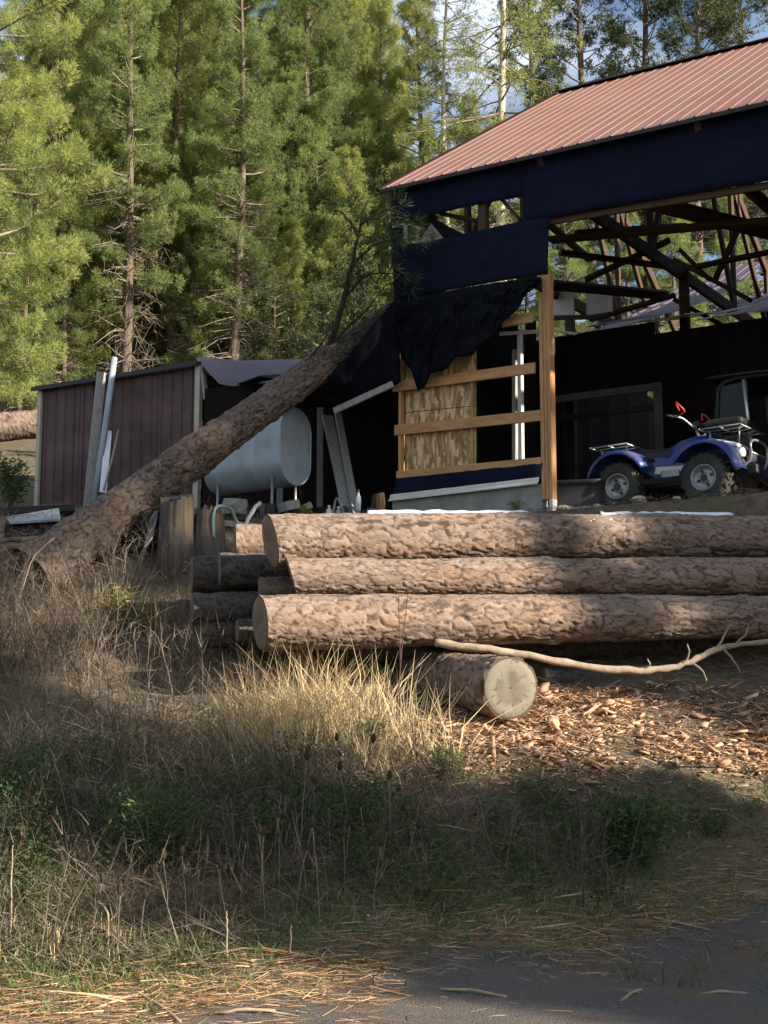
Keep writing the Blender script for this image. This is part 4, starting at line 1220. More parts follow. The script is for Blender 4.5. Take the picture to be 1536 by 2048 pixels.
for u, Y, kd, sc_ in ((30, 50, 'e', 1.1), (195, 52, 'b', 1.1), (290, 53, 'y', 1.0), (400, 51, 'e', 1.1), (425, 56, 'a', 1.0), (555, 58, 'd', 1.0), (505, 60, 'd', .95), (650, 58, 'b', 1.1), (740, 60, 'b', 1.0), (60, 44, 'd', .95), (425, 46, 'd', 1.0), (200, 45, 'd', .95), (290, 47, 'd', 1.05), (545, 50, 'd', 1.0), (120, 56, 'y', 1.1), (360, 58, 'y', 1.1), (800, 60, 'd', 1.0), (660, 52, 'd', 1.0), (380, 44, 'd', .75), (120, 42, 'd', .7), (510, 45, 'd', .75), (30, 40, 'd', .7), (590, 46, 'd', .6)):
    stand(u, Y, kd, 'green pine in the second forest row ' + where(u), sc_, sxy=.85)
for u, Y, kd, sc_ in ((185, 50, 'e', 1.0), (268, 49, 'y', .95), (385, 49, 'e', 1.0), (432, 52, 'y', 1.0), (520, 54, 'e', .8), (572, 52, 'e', .95), (640, 53, 'y', 1.0), (722, 55, 'e', .95), (312, 55, 'y', 1.05), (100, 49, 'e', 1.0)):
    stand(u, Y, kd, 'sunlit pine between the first and second forest rows ' + where(u), sc_, sxy=.95)
for i, (u, Y, sc_) in enumerate(((5, 47, .8), (265, 46, .75), (370, 50, .9), (500, 50, .85), (640, 47, .8), (700, 46, .75), (760, 49, .75), (575, 44, .55), (110, 45, .6))):
    stand(u, Y, 'g' if i % 2 else 'd', 'young bushy pine among the forest trunks ' + where(u), sc_, 'young pines under the tall trees', sxy=1.1)
for i, u in enumerate(range(-40, 940, 55)):
    stand(u + random.uniform(-20, 20), random.uniform(66, 84), random.choice('aebyd'), 'distant pine deep in the forest ' + where(u), random.uniform(.85, 1.1) * (.66 if 460 < u < 580 or u > 760 else 1), 'far pines of the forest', sxy=.9)
for i in range(18):
    stand(-40 + i * 48 + random.uniform(-20, 20), random.uniform(44, 60), 'b' if i % 3 else 'd', 'slim pine pole among the trunks ' + where(-40 + i * 48), random.uniform(.5, .75), 'slim pines among the trunks')
GR = 'trees behind the barn roof'
stand(1022, 40, 'p', 'sparse tree with pale cream trunk above the barn roof', 1.02, GR, rot=.6)
stand(1085, 46, 'k', 'dark pine just right of the pale trunk, above the ridge', .86, GR)
stand(1190, 47, 'k', 'dark pine above the left end of the barn ridge', .95, GR)
stand(1310, 50, 'k', 'dark pine above the middle of the barn ridge', .98, GR)
stand(1420, 46, 'k', 'dark pine second from the right picture edge above the roof', 1.0, GR)
stand(1515, 48, 'k', 'dark pine at the right picture edge above the roof', 1.0, GR)
stand(950, 55, 'y', 'low green pine between pale trunk and barn roof', .62, GR)
for u, Y in ((1150, 40), (1260, 42), (1370, 39), (1480, 41), (1060, 42), (1580, 43)):
    stand(u, Y, 'd', 'bushy pine seen through the open back of the barn', .62, GR)

stand(905, 47, 'p', 'sparse drooping tree left of the pale trunk, against the sky', .86, GR, rot=2.2)
# upper limbs of the fallen pine beside the barn corner
rg5 = np.random.default_rng(77)
TP, TD, TRn = [], [], []
limbs = [[(628, 735, 20.6), (668, 670, 20.4), (690, 590, 20.2), (705, 520, 20.1), (722, 440, 20.0), (735, 400, 20.0)],
         [(690, 600, 20.2), (720, 560, 20.2), (760, 545, 20.0), (800, 548, 19.8)],
         [(700, 540, 20.1), (735, 500, 20.0), (775, 480, 19.9), (830, 478, 19.7)],
         [(660, 690, 20.5), (700, 650, 20.4), (735, 620, 20.3), (770, 570, 20.2)],
         [(600, 745, 20.4), (640, 690, 20.2), (672, 640, 20.1)], [(715, 470, 20), (690, 430, 20.1), (670, 420, 20.2)], [(720, 450, 20), (770, 420, 19.9), (810, 432, 19.8)]]
for i, pl in enumerate(limbs):
    P_ = [FL(*p) for p in pl]
    path = smooth_path(P_, 4, .015, i)
    r0_ = .055 if i == 0 else .024
    MB().tube(path, [r0_ * (1 - .8 * j / len(path)) for j in range(len(path))], 6).build('limb', MT['darkstem'], fall, True)
    pa = np.array([list(p) for p in path])
    n_t = int(len(path) * (2.4 if i else 1.0))
    idx = rg5.integers(len(path) // 3, len(path), n_t)
    off = rg5.normal(0, .16, (n_t, 3))
    TP.append(pa[idx] + off); TD.append(off / (np.linalg.norm(off, axis=1, keepdims=True) + 1e-6)); TRn.append(rg5.uniform(.1, .6, n_t))
TP, TD, TRn = np.concatenate(TP), np.concatenate(TD), np.concatenate(TRn)
V, Q = tufts(TP, TD, 22, .17, .012, rg5)
link('needles', mesh_np('needles', V, Q, False, {'rnd': np.repeat(TRn, 88)}), MT['needled'], fall)
tag(fall, 'uprooted pine trunk leaning from the weeds up onto the barn corner', 'fallen tree')

# pines on the far side of the road, right of the view, that shade the bank
GS = 'pines beyond the right edge of the view'
SHADE = [('a', 17.5, 1.65, .96, .72), ('a', 23.3, -1.6, 1.0, .74), ('e', 20.4, -.6, .95, .66), ('e', 25.5, -3.0, 1.05, .66), ('d', 17.2, 4.65, .72, 1.9), ('d', 20.5, 2.9, .82, 1.7), ('d', 12.0, 6.4, .52, 2.4), ('d', 14.0, 5.4, .6, 2.1), ('d', 12.5, 7.7, .5, 2.3), ('d', 14.5, 6.6, .56, 2.2), ('b', 26.4, 4.45, 1.25, 1), ('g', 22.0, 6.5, 1.5, .85), ('g', 28.0, 3.0, 1.8, .7), ('e', 33.0, .8, 1.4, .8), ('t', 30.0, 0.2, 1.09, 1), ('t', 36.0, -3.3, 1.26, .8), ('t', 28.2, -3.7, .87, .6), ('t', 30.0, -3.4, 1.05, .42), ('t', 33.0, -6.2, .95, .6)]
for kd, x, y, s_, sxy in SHADE:
    o_ = make_tree(kd, (x, y, zt(x, y)), 'tall roadside pine standing right of the view', GS, s_)
    o_.scale = (s_ * sxy, s_ * sxy, s_)

# ------------------------------------------------------------------ vehicles in the doorway
def wheel(parent, c, r=.3, wd=.22, lug=18, rim='steel', inward=1):
    t = MB()
    pr = [(r * .52, -wd * .42), (r * .62, -wd * .5), (r * .85, -wd * .5), (r * .95, -wd * .42), (r * .97, -wd * .2), (r * .97, wd * .2), (r * .95, wd * .42), (r * .85, wd * .5), (r * .62, wd * .5), (r * .52, wd * .42)]
    t.lathe(pr, 30, 'Y')
    for i in range(lug):
        a = 2 * math.pi * i / lug
        for sg in (-1, 1):
            R = Matrix.Rotation(-(a + sg * .08), 3, 'Y') @ Matrix.Rotation(sg * .5, 3, 'Z')
            t.box(Matrix.Rotation(-(a + sg * .08), 3, 'Y') @ Vector((r * .975, sg * wd * .26, 0)), (.03, wd * .42, .032), Matrix.Rotation(-(a + sg * .08), 3, 'Y') @ Matrix.Rotation(sg * .5, 3, 'X'))
    o = t.build('wheel', MT['rubber'], parent, loc=c)
    ri = MB()
    for sg in (-1, 1):
        ri.lathe([(r * .55, sg * wd * .44), (r * .53, sg * wd * .46), (r * .48, sg * wd * .40), (r * .44, sg * wd * .22), (r * .22, sg * wd * .2), (r * .18, sg * wd * .30), (r * .08, sg * wd * .32), (.001, sg * wd * .32)], 24, 'Y')
    ri.build('rim', MT[rim], o, True)
    hb = MB()
    for sg in (-1, 1):
        for i in range(4):
            a = math.pi / 2 * i + .4
            hb.box((r * .3 * math.cos(a), sg * wd * .23, r * .3 * math.sin(a)), (.03, .02, .03))
        hb.lathe([(.001, sg * wd * .36), (.045, sg * wd * .35), (.045, sg * wd * .2)], 12, 'Y')
    hb.build('hub', MT['plblack'], o)
    return o

def fender(parent, cx, cz, r, a0, a1, yi, yo, m='blue', name='fender', n=12):
    G = []
    for i in range(n + 1):
        a = math.radians(a0 + (a1 - a0) * i / n)
        k = r + .03 * math.sin(i / n * math.pi)
        G.append([Vector((cx + k * .98 * math.cos(a), yi, cz + k * math.sin(a) + .035)), Vector((cx + k * math.cos(a), (yi + yo) / 2, cz + k * math.sin(a) + .03)),
                  Vector((cx + k * math.cos(a), yo, cz + k * math.sin(a))), Vector((cx + (k - .03) * math.cos(a), yo + (.012 if yo > 0 else -.012), cz + (k - .045) * math.sin(a)))])
    return MB().sheet(G, .01).build(name, MT[m], parent, True)

atv_loc = to_world((3.74, .95, 0))
atv = empty('quad_bike', atv_loc, (0, 0, BARN_R - math.radians(3)))
atv.scale = (1.03, 1.03, 1.03)
tag(atv, 'blue four-wheeled quad bike parked in the barn doorway', 'quad bike')
WB = .58
for x in (-WB, WB):
    for y in (-.42, .42):
        wheel(atv, (x, y, .30), .30, .24, 18)
for y in (-1, 1):
    fender(atv, -WB, .30, .42, 30, 165, y * .16, y * .56, 'blue', 'rear_fender')
    fender(atv, WB, .30, .43, 10, 150, y * .16, y * .56, 'blue', 'front_fender')
    MB().sheet([[Vector((-.28, y * .2, .33)), Vector((.28, y * .2, .33))], [Vector((-.3, y * .46, .30)), Vector((.3, y * .46, .30))], [Vector((-.3, y * .48, .36)), Vector((.3, y * .48, .36))]], .015).build('foot_well', MT['plblack'], atv)
    # side panel
    MB().prism([(-.42, y * .17, .52), (-.1, y * .19, .36), (.22, y * .19, .40), (.4, y * .17, .68), (.2, y * .16, .80), (-.02, y * .15, .66), (-.4, y * .16, .70)], (0, y * .02, 0)).build('side_panel', MT['blue'], atv, bevel=.006)
    MB().prism([(-.2, y * .21, .46), (.14, y * .215, .44), (.2, y * .215, .53), (-.18, y * .21, .55)], (0, y * .008, 0)).build('side_badge', MT['trimw'], atv)
    MB().lathe([(.001, .06), (.05, .055), (.075, .03), (.075, -.04), (.001, -.05)], 16, 'X', (.93, y * .19, .62)).build('headlight', MT['lamp'], atv, True)
    MB().box((-.98, y * .2, .60), (.03, .12, .06)).build('tail_light', MT['redp'], atv, bevel=.008)
# tank, nose and seat
TK = MB()
rows = [(-.06, .13, .60, .80), (.1, .17, .60, .88), (.3, .18, .62, .92), (.5, .2, .62, .90), (.72, .24, .60, .82), (.9, .22, .56, .72), (.96, .18, .55, .64)]
G = []
for x, hw, zb_, ztp in rows:
    G.append([(x, math.cos(a) * hw, zb_ + (ztp - zb_) * max(0, math.sin(a)) ** .7) for a in np.linspace(0, math.pi, 11)])
TK.sheet(G, .02).build('front_body', MT['blue'], atv, True)
G = []
for x, hw, zb_, ztp in [(-.82, .15, .64, .74), (-.75, .18, .64, .80), (-.5, .19, .64, .83), (-.25, .17, .62, .79), (-.02, .13, .62, .80), (.06, .1, .64, .82)]:
    G.append([(x, math.cos(a) * hw, zb_ + (ztp - zb_) * max(0, math.sin(a)) ** .45) for a in np.linspace(0, math.pi, 11)])
MB().sheet(G, .03).build('seat', MT['plblack'], atv, True)
MB().prism([(.52, -.2, .80), (.9, -.18, .70), (.9, .18, .70), (.52, .2, .80), ], (0, 0, .05)).build('nose_cover', MT['lamp'], atv, bevel=.015)
MB().box((.0, 0, .42), (1.3, .26, .26)).build('engine', MT['plblack'], atv, bevel=.02)
MB().box((.02, -.2, .40), (.26, .1, .18)).build('engine_cover', MT['steel'], atv, bevel=.02)
# steering
HB = MB()
HB.tube([(.36, 0, .86), (.28, 0, 1.02)], .02, 8)
HB.tube(smooth_path([(.16, -.40, 1.13), (.22, -.26, 1.12), (.29, -.1, 1.03), (.29, .1, 1.03), (.22, .26, 1.12), (.16, .40, 1.13)], 4), .014, 8)
HB.build('handlebar', MT['chrome'], atv, True)
for y in (-1, 1):
    MB().tube([(.10, y * .47, 1.135), (.17, y * .37, 1.13)], .021, 8).build('grip', MT['plblack'], atv, True)
    MB().tube(smooth_path([(.2, y * .34, 1.14), (.3, y * .38, 1.18), (.26, y * .44, 1.25), (.2, y * .41, 1.3), (.22, y * .36, 1.2)], 3), .012, 6).build('hand_guard', MT['redp'], atv, True)
MB().box((.30, 0, 1.06), (.12, .16, .09), Matrix.Rotation(-.4, 3, 'Y')).build('instrument_pod', MT['plblack'], atv, bevel=.02)
# smaller fittings
MB().tube([(-.95, .16, .52), (-.3, .2, .46)], .055, 12).build('muffler', MT['steel'], atv, True)
MB().box((1.04, 0, .42), (.14, .26, .12)).build('winch', MT['plblack'], atv, bevel=.02)
for y in (-1, 1):
    MB().box((-.98, y * .38, .42), (.012, .22, .3)).build('mud_flap', MT['plblack'], atv)
    MB().tube(smooth_path([(.3, y * .03, 1.05), (.42, y * .12, 1.0), (.5, y * .16, .86), (.52, y * .15, .6)], 4), .007, 5).build('cable', MT['plblack'], atv, True)
    MB().tube(smooth_path([(.28, y * .2, 1.09), (.38, y * .22, 1.0), (.46, y * .14, .88)], 4), .006, 5).build('cable', MT['plblack'], atv, True)
MB().prism([(.5, -.3, .94), (1.0, -.28, .95), (.98, .3, .95), (.52, .28, .94)], (0, 0, .12)).build('rack_bag', MT['plblack'], atv, bevel=.05)
# racks and bumper
def rack(x0, x1, z, yw, name):
    R_ = MB()
    for y in np.linspace(-yw, yw, 5): R_.tube([(x0, y, z), (x1, y, z + .01)], .011, 6)
    for x in (x0, (x0 + x1) / 2, x1): R_.tube([(x, -yw - .02, z), (x, yw + .02, z)], .013, 6)
    for x in (x0 + .08, x1 - .08):
        for y in (-yw * .6, yw * .6): R_.tube([(x, y, z), (x * .97, y * .8, z - .18)], .012, 6)
    return R_.build(name, MT['steel'], atv, True)
rack(.48, 1.02, .93, .36, 'front_rack')
rack(-1.02, -.5, .86, .36, 'rear_rack')
BM_ = MB()
BM_.tube(smooth_path([(.9, -.3, .4), (1.08, -.26, .5), (1.1, -.24, .74), (1.1, .24, .74), (1.08, .26, .5), (.9, .3, .4)], 4), .018, 8)
BM_.tube([(1.09, -.25, .6), (1.09, .25, .6)], .014, 8)
BM_.build('bumper', MT['steel'], atv, True)
AX = MB()
for x in (-WB, WB):
    AX.tube([(x, -.34, .30), (x, .34, .30)], .028, 8)
    for y in (-1, 1):
        AX.tube([(x, y * .12, .36), (x, y * .32, .26)], .018, 6); AX.tube([(x * .9, y * .14, .66), (x, y * .3, .32)], .026, 8)
AX.build('suspension', MT['steel'], atv, True)

box_loc = to_world((2.62, 1.35, .46))
MB_ = MB()
ob = MB().prism([(-.17, -.2, 0), (.17, -.22, 0), (.18, .2, 0), (-.16, .2, 0)], (0, 0, .38)).build('feed_sack', MT['trimw'], None, loc=to_world((2.62, 1.3, 0)) + Vector((0, 0, .3)), bevel=.05)
tag(ob, 'pale lumpy sack behind the quad bike\'s rear rack', 'sack')
ob = MB().prism([(-.22, -.2, 0), (.22, -.2, 0), (.22, .2, 0), (-.22, .2, 0)], (0, 0, .3)).build('wooden_crate', MT['beige'], None, loc=to_world((2.62, 1.3, 0)), bevel=.01)
tag(ob, 'small pale crate on the floor behind the quad bike', 'crate')
# plough blade
pl = to_world((2.55, .3, 0))
G = [[Vector((x, .10 * math.cos(a) - .1, .22 + .2 * math.sin(a))) for x in np.linspace(-.42, .42, 5)] for a in np.linspace(-1.3, 1.3, 7)]
e = empty('plough_blade', pl, (0, 0, BARN_R + .35))
MB().sheet(G, .012).build('blade', MT['plblack'], e, True)
MB().beam((-.2, .02, .2), (.1, .5, .1), .05, .05).build('arm', MT['plblack'], e)
MB().beam((.2, .02, .2), (.1, .5, .1), .05, .05).build('arm', MT['plblack'], e)
MB().beam((-.42, -.1, .03), (.42, -.1, .03), .02, .06).build('cutting_edge', MT['steel'], e)
tag(e, 'black plough blade resting on the floor behind the quad bike', 'plough blade')

utv = empty('utility_vehicle', to_world((4.4, 2.45, 0)), (0, 0, BARN_R + .05))
tag(utv, 'black open utility vehicle with white roll cage behind the quad bike', 'utility vehicle')
for x in (-.9, .9):
    for y in (-.55, .55): wheel(utv, (x, y, .31), .31, .25, 16)
MB().prism([(-1.3, -.6, .5), (.25, -.6, .42), (.35, -.6, .75), (-1.3, -.6, .95)], (0, 1.2, 0)).build('cargo_bed', MT['plblack'], utv, bevel=.02)
MB().prism([(.45, -.55, .4), (1.35, -.5, .45), (1.4, -.5, .75), (1.1, -.52, .98), (.5, -.55, 1.05)], (0, 1.1, 0)).build('hood', MT['blue'], utv, bevel=.04)
MB().box((-.05, 0, .72), (.5, 1.05, .18)).build('seat', MT['plblack'], utv, bevel=.05)
MB().box((-.3, 0, 1.1), (.14, 1.05, .6), Matrix.Rotation(-.15, 3, 'Y')).build('seat_back', MT['plblack'], utv, bevel=.05)
for y in (-.58, .58):
    MB().tube(smooth_path([(-.45, y, .8), (-.42, y, 1.5), (-.3, y, 1.86), (.45, y, 1.88), (.62, y, 1.75), (.98, y * .95, 1.0)], 4), .03, 8).build('roll_bar', MT['plblack'], utv, True)
    MB().tube([(-.05, y, 1.86), (.02, y, 1.0)], .024, 8).build('roll_bar', MT['chrome'], utv, True)
    MB().sheet([[Vector((-.43, y * .99, .95)), Vector((.0, y * .99, .95))], [Vector((-.36, y * .99, 1.8)), Vector((.0, y * .99, 1.84))]], .012).build('side_curtain', MT['plblack'], utv)
    MB().tube([(-.44, y, 1.25), (-.95, y, .95)], .022, 8).build('roll_bar', MT['chrome'], utv, True)
    MB().lathe([(.001, .05), (.07, .04), (.09, 0), (.08, -.05)], 14, 'X', (1.36, y * .6, .72)).build('headlight', MT['lamp'], utv, True)
MB().sheet([[Vector((x, y, 1.93 + .03 * math.cos(y * 2.4) - .05 * x * x)) for y in np.linspace(-.68, .68, 7)] for x in np.linspace(-.55, .75, 6)], .03).build('roof', MT['plblack'], utv, True)
MB().sheet([[Vector((-.5, -.56, 1.15)), Vector((-.5, .56, 1.15))], [Vector((-.42, -.56, 1.8)), Vector((-.42, .56, 1.8))]], .01).build('rear_window', MT['plblack'], utv)
MB().sheet([[Vector((.95, -.55, 1.03)), Vector((.95, .55, 1.03))], [Vector((.62, -.55, 1.78)), Vector((.62, .55, 1.78))]], .012).build('windscreen', MT['plblack'], utv)
MB().lathe([(.17, -.012), (.185, 0), (.17, .012), (.155, 0), (.17, -.012)], 20, 'Z', (.4, .28, 1.15)).build('steering_wheel', MT['plblack'], utv, True)
R_ = MB()
for y in np.linspace(-.55, .55, 6): R_.tube([(-1.35, y, 1.0), (-.5, y, 1.02)], .014, 6)
for x in (-1.35, -.92, -.5): R_.tube([(x, -.57, 1.0), (x, .57, 1.0)], .016, 6)
R_.build('cargo_rack', MT['steel'], utv, True)
# rubble on the floor edge
for i, (s_, c_) in enumerate(((2.5, .07), (2.95, .055), (3.55, .10), (3.5, .06), (4.05, .05))):
    rgx = random.Random(i)
    vs = []
    m_ = MB().lathe([(.001, 0), (c_ * .8, .01), (c_, c_ * .5), (c_ * .6, c_ * .95), (.001, c_ * 1.05)], 7, 'Z')
    m_.V = [(x * rgx.uniform(.8, 1.4), y * rgx.uniform(.7, 1.2), z) for x, y, z in m_.V]
    ob = m_.build('stone', MT['beige'], None, loc=to_world((s_, .12 + .05 * (i % 2), 0)))
    tag(ob, ['pale lump left of the quad bike, by the plough blade', 'small pale lump below the quad bike\'s rear wheel', 'largest pale stone on the floor edge under the quad bike', 'small stone touching the large pale one under the quad bike', 'tiny pale stone right of the large one under the quad bike'][i], 'stone', 'pale stones on the barn floor edge')

# ------------------------------------------------------------------ clutter on the left
def stump(name, label, u, v, Y, r, h, seed, m='stump'):
    rg = random.Random(seed)
    b = W(u, v, Y)
    e = empty(name, b)
    n = 72
    gro = [rg.uniform(-1, 1) for _ in range(n)]
    gro = [(gro[k - 1] + 2 * gro[k] + gro[(k + 1) % n]) / 4 for k in range(n)]
    rows = []
    for j, z in enumerate(np.linspace(-.75, h, 9)):
        rows.append([(q_ * math.cos(2 * math.pi * k / n), q_ * math.sin(2 * math.pi * k / n), z + (.06 * gro[(k * 7) % n] + .04 * math.sin(k * .17 + seed) if j == 8 else 0)) for k in range(n) for q_ in (r * (1 + .05 * gro[(k + j // 3) % n] + .06 * math.sin(4 * math.pi * k / n + seed) + .16 * max(0, 1 - max(z, 0) / h) ** 3),)])
    vs = [p for r_ in rows for p in r_]
    fs = [(i * n + k, i * n + (k + 1) % n, (i + 1) * n + (k + 1) % n, (i + 1) * n + k) for i in range(8) for k in range(n)]
    MB().add(vs, fs).build('side', MT[m], e, False)
    cap = [(x * q, y * q, z + .004 + rg.uniform(0, .004)) for q in (1, .6, .2) for x, y, z in rows[-1]]
    fs = [(i * n + k, i * n + (k + 1) % n, (i + 1) * n + (k + 1) % n, (i + 1) * n + k) for i in range(2) for k in range(n)] + [tuple(2 * n + k for k in range(n))]
    MB().add(cap, fs).build('cut_top', MT['ringsd'] if 0 else MT['stump'], e)
    return tag(e, label, 'stump')
st1 = stump('stump', 'upright grey weathered stump just left of the log pile', 352, 1108, 18.1, .205, .64, 3)
st2 = stump('stump', 'short greenish stump behind the log pile, beside the tall one', 418, 1085, 18.2, .19, .36, 5)
st2_top = W(418, 1085, 18.2) + Vector((0, 0, .36))
top = st1.location + Vector((-.02, 0, .64))
ob = ruled([Vector((-.04, .1, .07)), Vector((.06, .12, .09)), Vector((.16, .1, .06))], [Vector((-.05, -.1, .012)), Vector((.06, -.12, .02)), Vector((.17, -.11, .015))], 12, 8, .12, 21, .01, .02).build('blue_rag', MT['blue'], None, True, loc=top)
tag(ob, 'crumpled blue cloth on top of the tall grey stump', 'cloth')
hs = MB().tube(smooth_path([(.08, -.2, -.34), (.07, -.21, -.1), (.1, -.19, .04), (.18, -.1, .07), (.27, -.02, .04), (.33, .05, -.1), (.42, .1, -.14)], 5), .022, 8)
ob = hs.build('garden_hose', MT['hose'], None, True, loc=st2_top)
tag(ob, 'pale blue hose draped over the short greenish stump', 'hose')
for i, (u, v, Y, du, dv_) in enumerate(((490, 1050, 18.3, 30, -45), (470, 1065, 18.2, 50, 12))):
    p0 = W(u, v, Y); p1 = W(u + du, v + dv_, Y + .2)
    ob = MB().tube(smooth_path([Vector((0, 0, 0)), (p1 - p0) * .5 + Vector((0, 0, .03)), p1 - p0], 4, .006, i), .026, 7).build('driftwood_stick', MT['grey'], None, True, loc=p0)
    tag(ob, ['grey stick pointing up behind the left end of the log pile', 'grey stick lying flat behind the left end of the log pile'][i], 'stick')
# jugs and a bottle
def bottle(name, label, u, v, Y, r, h, m, capm):
    b = W(u, v, Y)
    e = empty(name, b)
    MB().lathe([(.001, 0), (r, 0), (r * 1.02, h * .5), (r * .9, h * .66), (r * .35, h * .82), (r * .33, h * .9)], 14, 'Z').build('body', MT[m], e, True)
    MB().lathe([(r * .36, h * .88), (r * .42, h * .9), (r * .4, h), (.001, h)], 12, 'Z').build('cap', MT[capm], e, True)
    return tag(e, label, 'bottle')
bottle('bottle', 'white spray bottle with blue top right of the leaning planks', 717, 1022, 20.6, .035, .3, 'white', 'blue')
bottle('bottle', 'white jug between the oil tank and leaning planks', 658, 1040, 19.2, .04, .19, 'trimw', 'white')
bottle('bottle', 'pale jug right beside the white jug near the planks', 677, 1044, 19.1, .04, .2, 'tank', 'white')
ob = MB().tube(smooth_path([(0, 0, -.1), (.02, 0, .1), (.06, 0, .25), (.12, 0, .14), (.18, 0, -.05)], 4), .014, 6).build('bent_tube', MT['hose'], None, True, loc=W(664, 1035, 19.0))
tag(ob, 'pale bent tube arching beside the white jugs', 'tube')
rj = random.Random(88)
for i in range(16):
    u, v = rj.uniform(425, 660), rj.uniform(1000, 1040)
    b_ = W(u, v, rj.uniform(19.2, 21.5)); b_.z = zt(b_.x, b_.y) + rj.uniform(.02, .16)
    R_ = Matrix.Rotation(rj.uniform(0, 3.1), 3, 'Z') @ Matrix.Rotation(rj.uniform(-.6, .6), 3, 'X')
    ob = MB().box((0, 0, 0), (rj.uniform(.3, .9), rj.uniform(.06, .2), rj.uniform(.03, .12)), R_).build('scrap_board', MT[rj.choice(('dgrey', 'timber_d', 'plblack', 'grey', 'maroon_in'))], None, loc=b_)
    tag(ob, 'dark scrap board in the jumble under the oil tank', 'scrap', 'scrap under the oil tank')
# dark sheets propped under the trunk and a white panel at far left
def panel(name, label, pts, m, cat, th=.02, seed=1, noise=.03):
    P = [W(*p) for p in pts]; o_ = P[0]
    P = rel(P, o_)
    return tag(ruled([P[0], P[1]], [P[3], P[2]], 10, 6, noise, seed, th).build(name, MT[m], None, False, loc=o_), label, cat)
panel('dark_panel', 'black sheet propped under the fallen trunk', ((255, 1045, 19.3), (322, 1000, 19.6), (330, 1085, 18.2), (205, 1115, 18.0)), 'black', 'sheet', seed=31, noise=.12)
panel('dark_panel', 'grey board slanting under the trunk beside the stump', ((300, 1040, 19), (318, 1010, 19.3), (305, 1075, 18.0), (290, 1095, 17.9)), 'grey', 'board', seed=33)
panel('white_panel', 'pale sheet lying flat left of the uprooted tree base', ((12, 1036, 20.2), (118, 1018, 20.6), (122, 1040, 19.4), (20, 1046, 19.3)), 'tank', 'sheet', .03, 35)
panel('dark_panel', 'dark sheet under the pale one at the far left', ((10, 1048, 19.5), (125, 1040, 19.6), (130, 1100, 18.8), (10, 1090, 18.8)), 'black', 'sheet', .03, 36, .1)
panel('dark_panel', 'dark board lying along the base of the shed wall', ((0, 1018, 23.8), (150, 1012, 23.6), (150, 1024, 22.6), (0, 1030, 22.6)), 'maroon_in', 'board', .05, 37)
for i, (u, v, Y, r, h) in enumerate(((760, 1030, 20.9, .12, .3), (744, 1036, 20.6, .09, .14), (540, 1035, 20.0, .14, .18), (470, 1030, 20.6, .2, .22))):
    m_ = MB().lathe([(.001, 0), (r * .95, 0), (r, h * .5), (r * .85, h), (r * .7, h * .97), (.001, h * .9)], 12, 'Z')
    rgx = random.Random(i + 50)
    m_.V = [(x * rgx.uniform(.9, 1.1), y * rgx.uniform(.9, 1.1), z * rgx.uniform(.9, 1.05)) for x, y, z in m_.V]
    ob = m_.build('bucket', MT[('timber_d', 'maroon', 'plblack', 'grey')[i]], None, loc=W(u, v, Y))
    tag(ob, ['rusty brown tub at the foot of the barn corner', 'low brown tub left of the rusty one by the barn corner', 'black tub under the oil tank', 'grey tub behind the short greenish stump'][i], 'tub')

# ------------------------------------------------------------------ vegetation
def blades(P, D, H, Wd, curl, rg, rnd):
    """bent blades: P base, D unit direction, H length, Wd width"""
    n = len(P)
    side = np.stack([-D[:, 1], D[:, 0], np.zeros(n)], -1) + rg.normal(0, .5, (n, 3)); side /= np.linalg.norm(side, axis=1, keepdims=True) + 1e-9
    hz = rg.normal(0, 1, (n, 3)); hz[:, 2] = -.5
    c = hz * (curl * H)[:, None]
    m = P + D * (H * .55)[:, None] + c * .22
    t = P + D * H[:, None] + c
    s = side * (Wd * .5)[:, None]
    V = np.stack([P - s, P + s, m + s * .75, m - s * .75, t + s * .12, t - s * .12], 1).reshape(-1, 3)
    b = np.arange(n)[:, None] * 6
    Q = np.concatenate([b + np.array([[0, 1, 2, 3]]), b + np.array([[3, 2, 4, 5]])])
    return V, Q, np.repeat(np.clip(rnd, 0, 1), 6)

def stuff(name, label, cat, parts, m):
    Vs, Qs, Rs = [], [], []; o = 0
    for V, Q, R in parts:
        Vs.append(V); Qs.append(Q + o); Rs.append(R); o += len(V)
    ob = link(name, mesh_np(name, np.concatenate(Vs), np.concatenate(Qs), False, {'rnd': np.concatenate(Rs)}), MT[m])
    return tag(ob, label, cat, kind='stuff')

def scatter(n, x0, x1, y0, y1, rg, mask=None):
    x = rg.uniform(x0, x1, n); y = rg.uniform(y0, y1, n)
    if mask is not None:
        k = rg.uniform(0, 1, n) < mask(x, y)
        x, y = x[k], y[k]
    return x, y

def upright(n, rg, lean):
    d = rg.normal(0, lean, (n, 3)); d[:, 2] = 1
    return d / np.linalg.norm(d, axis=1, keepdims=True)

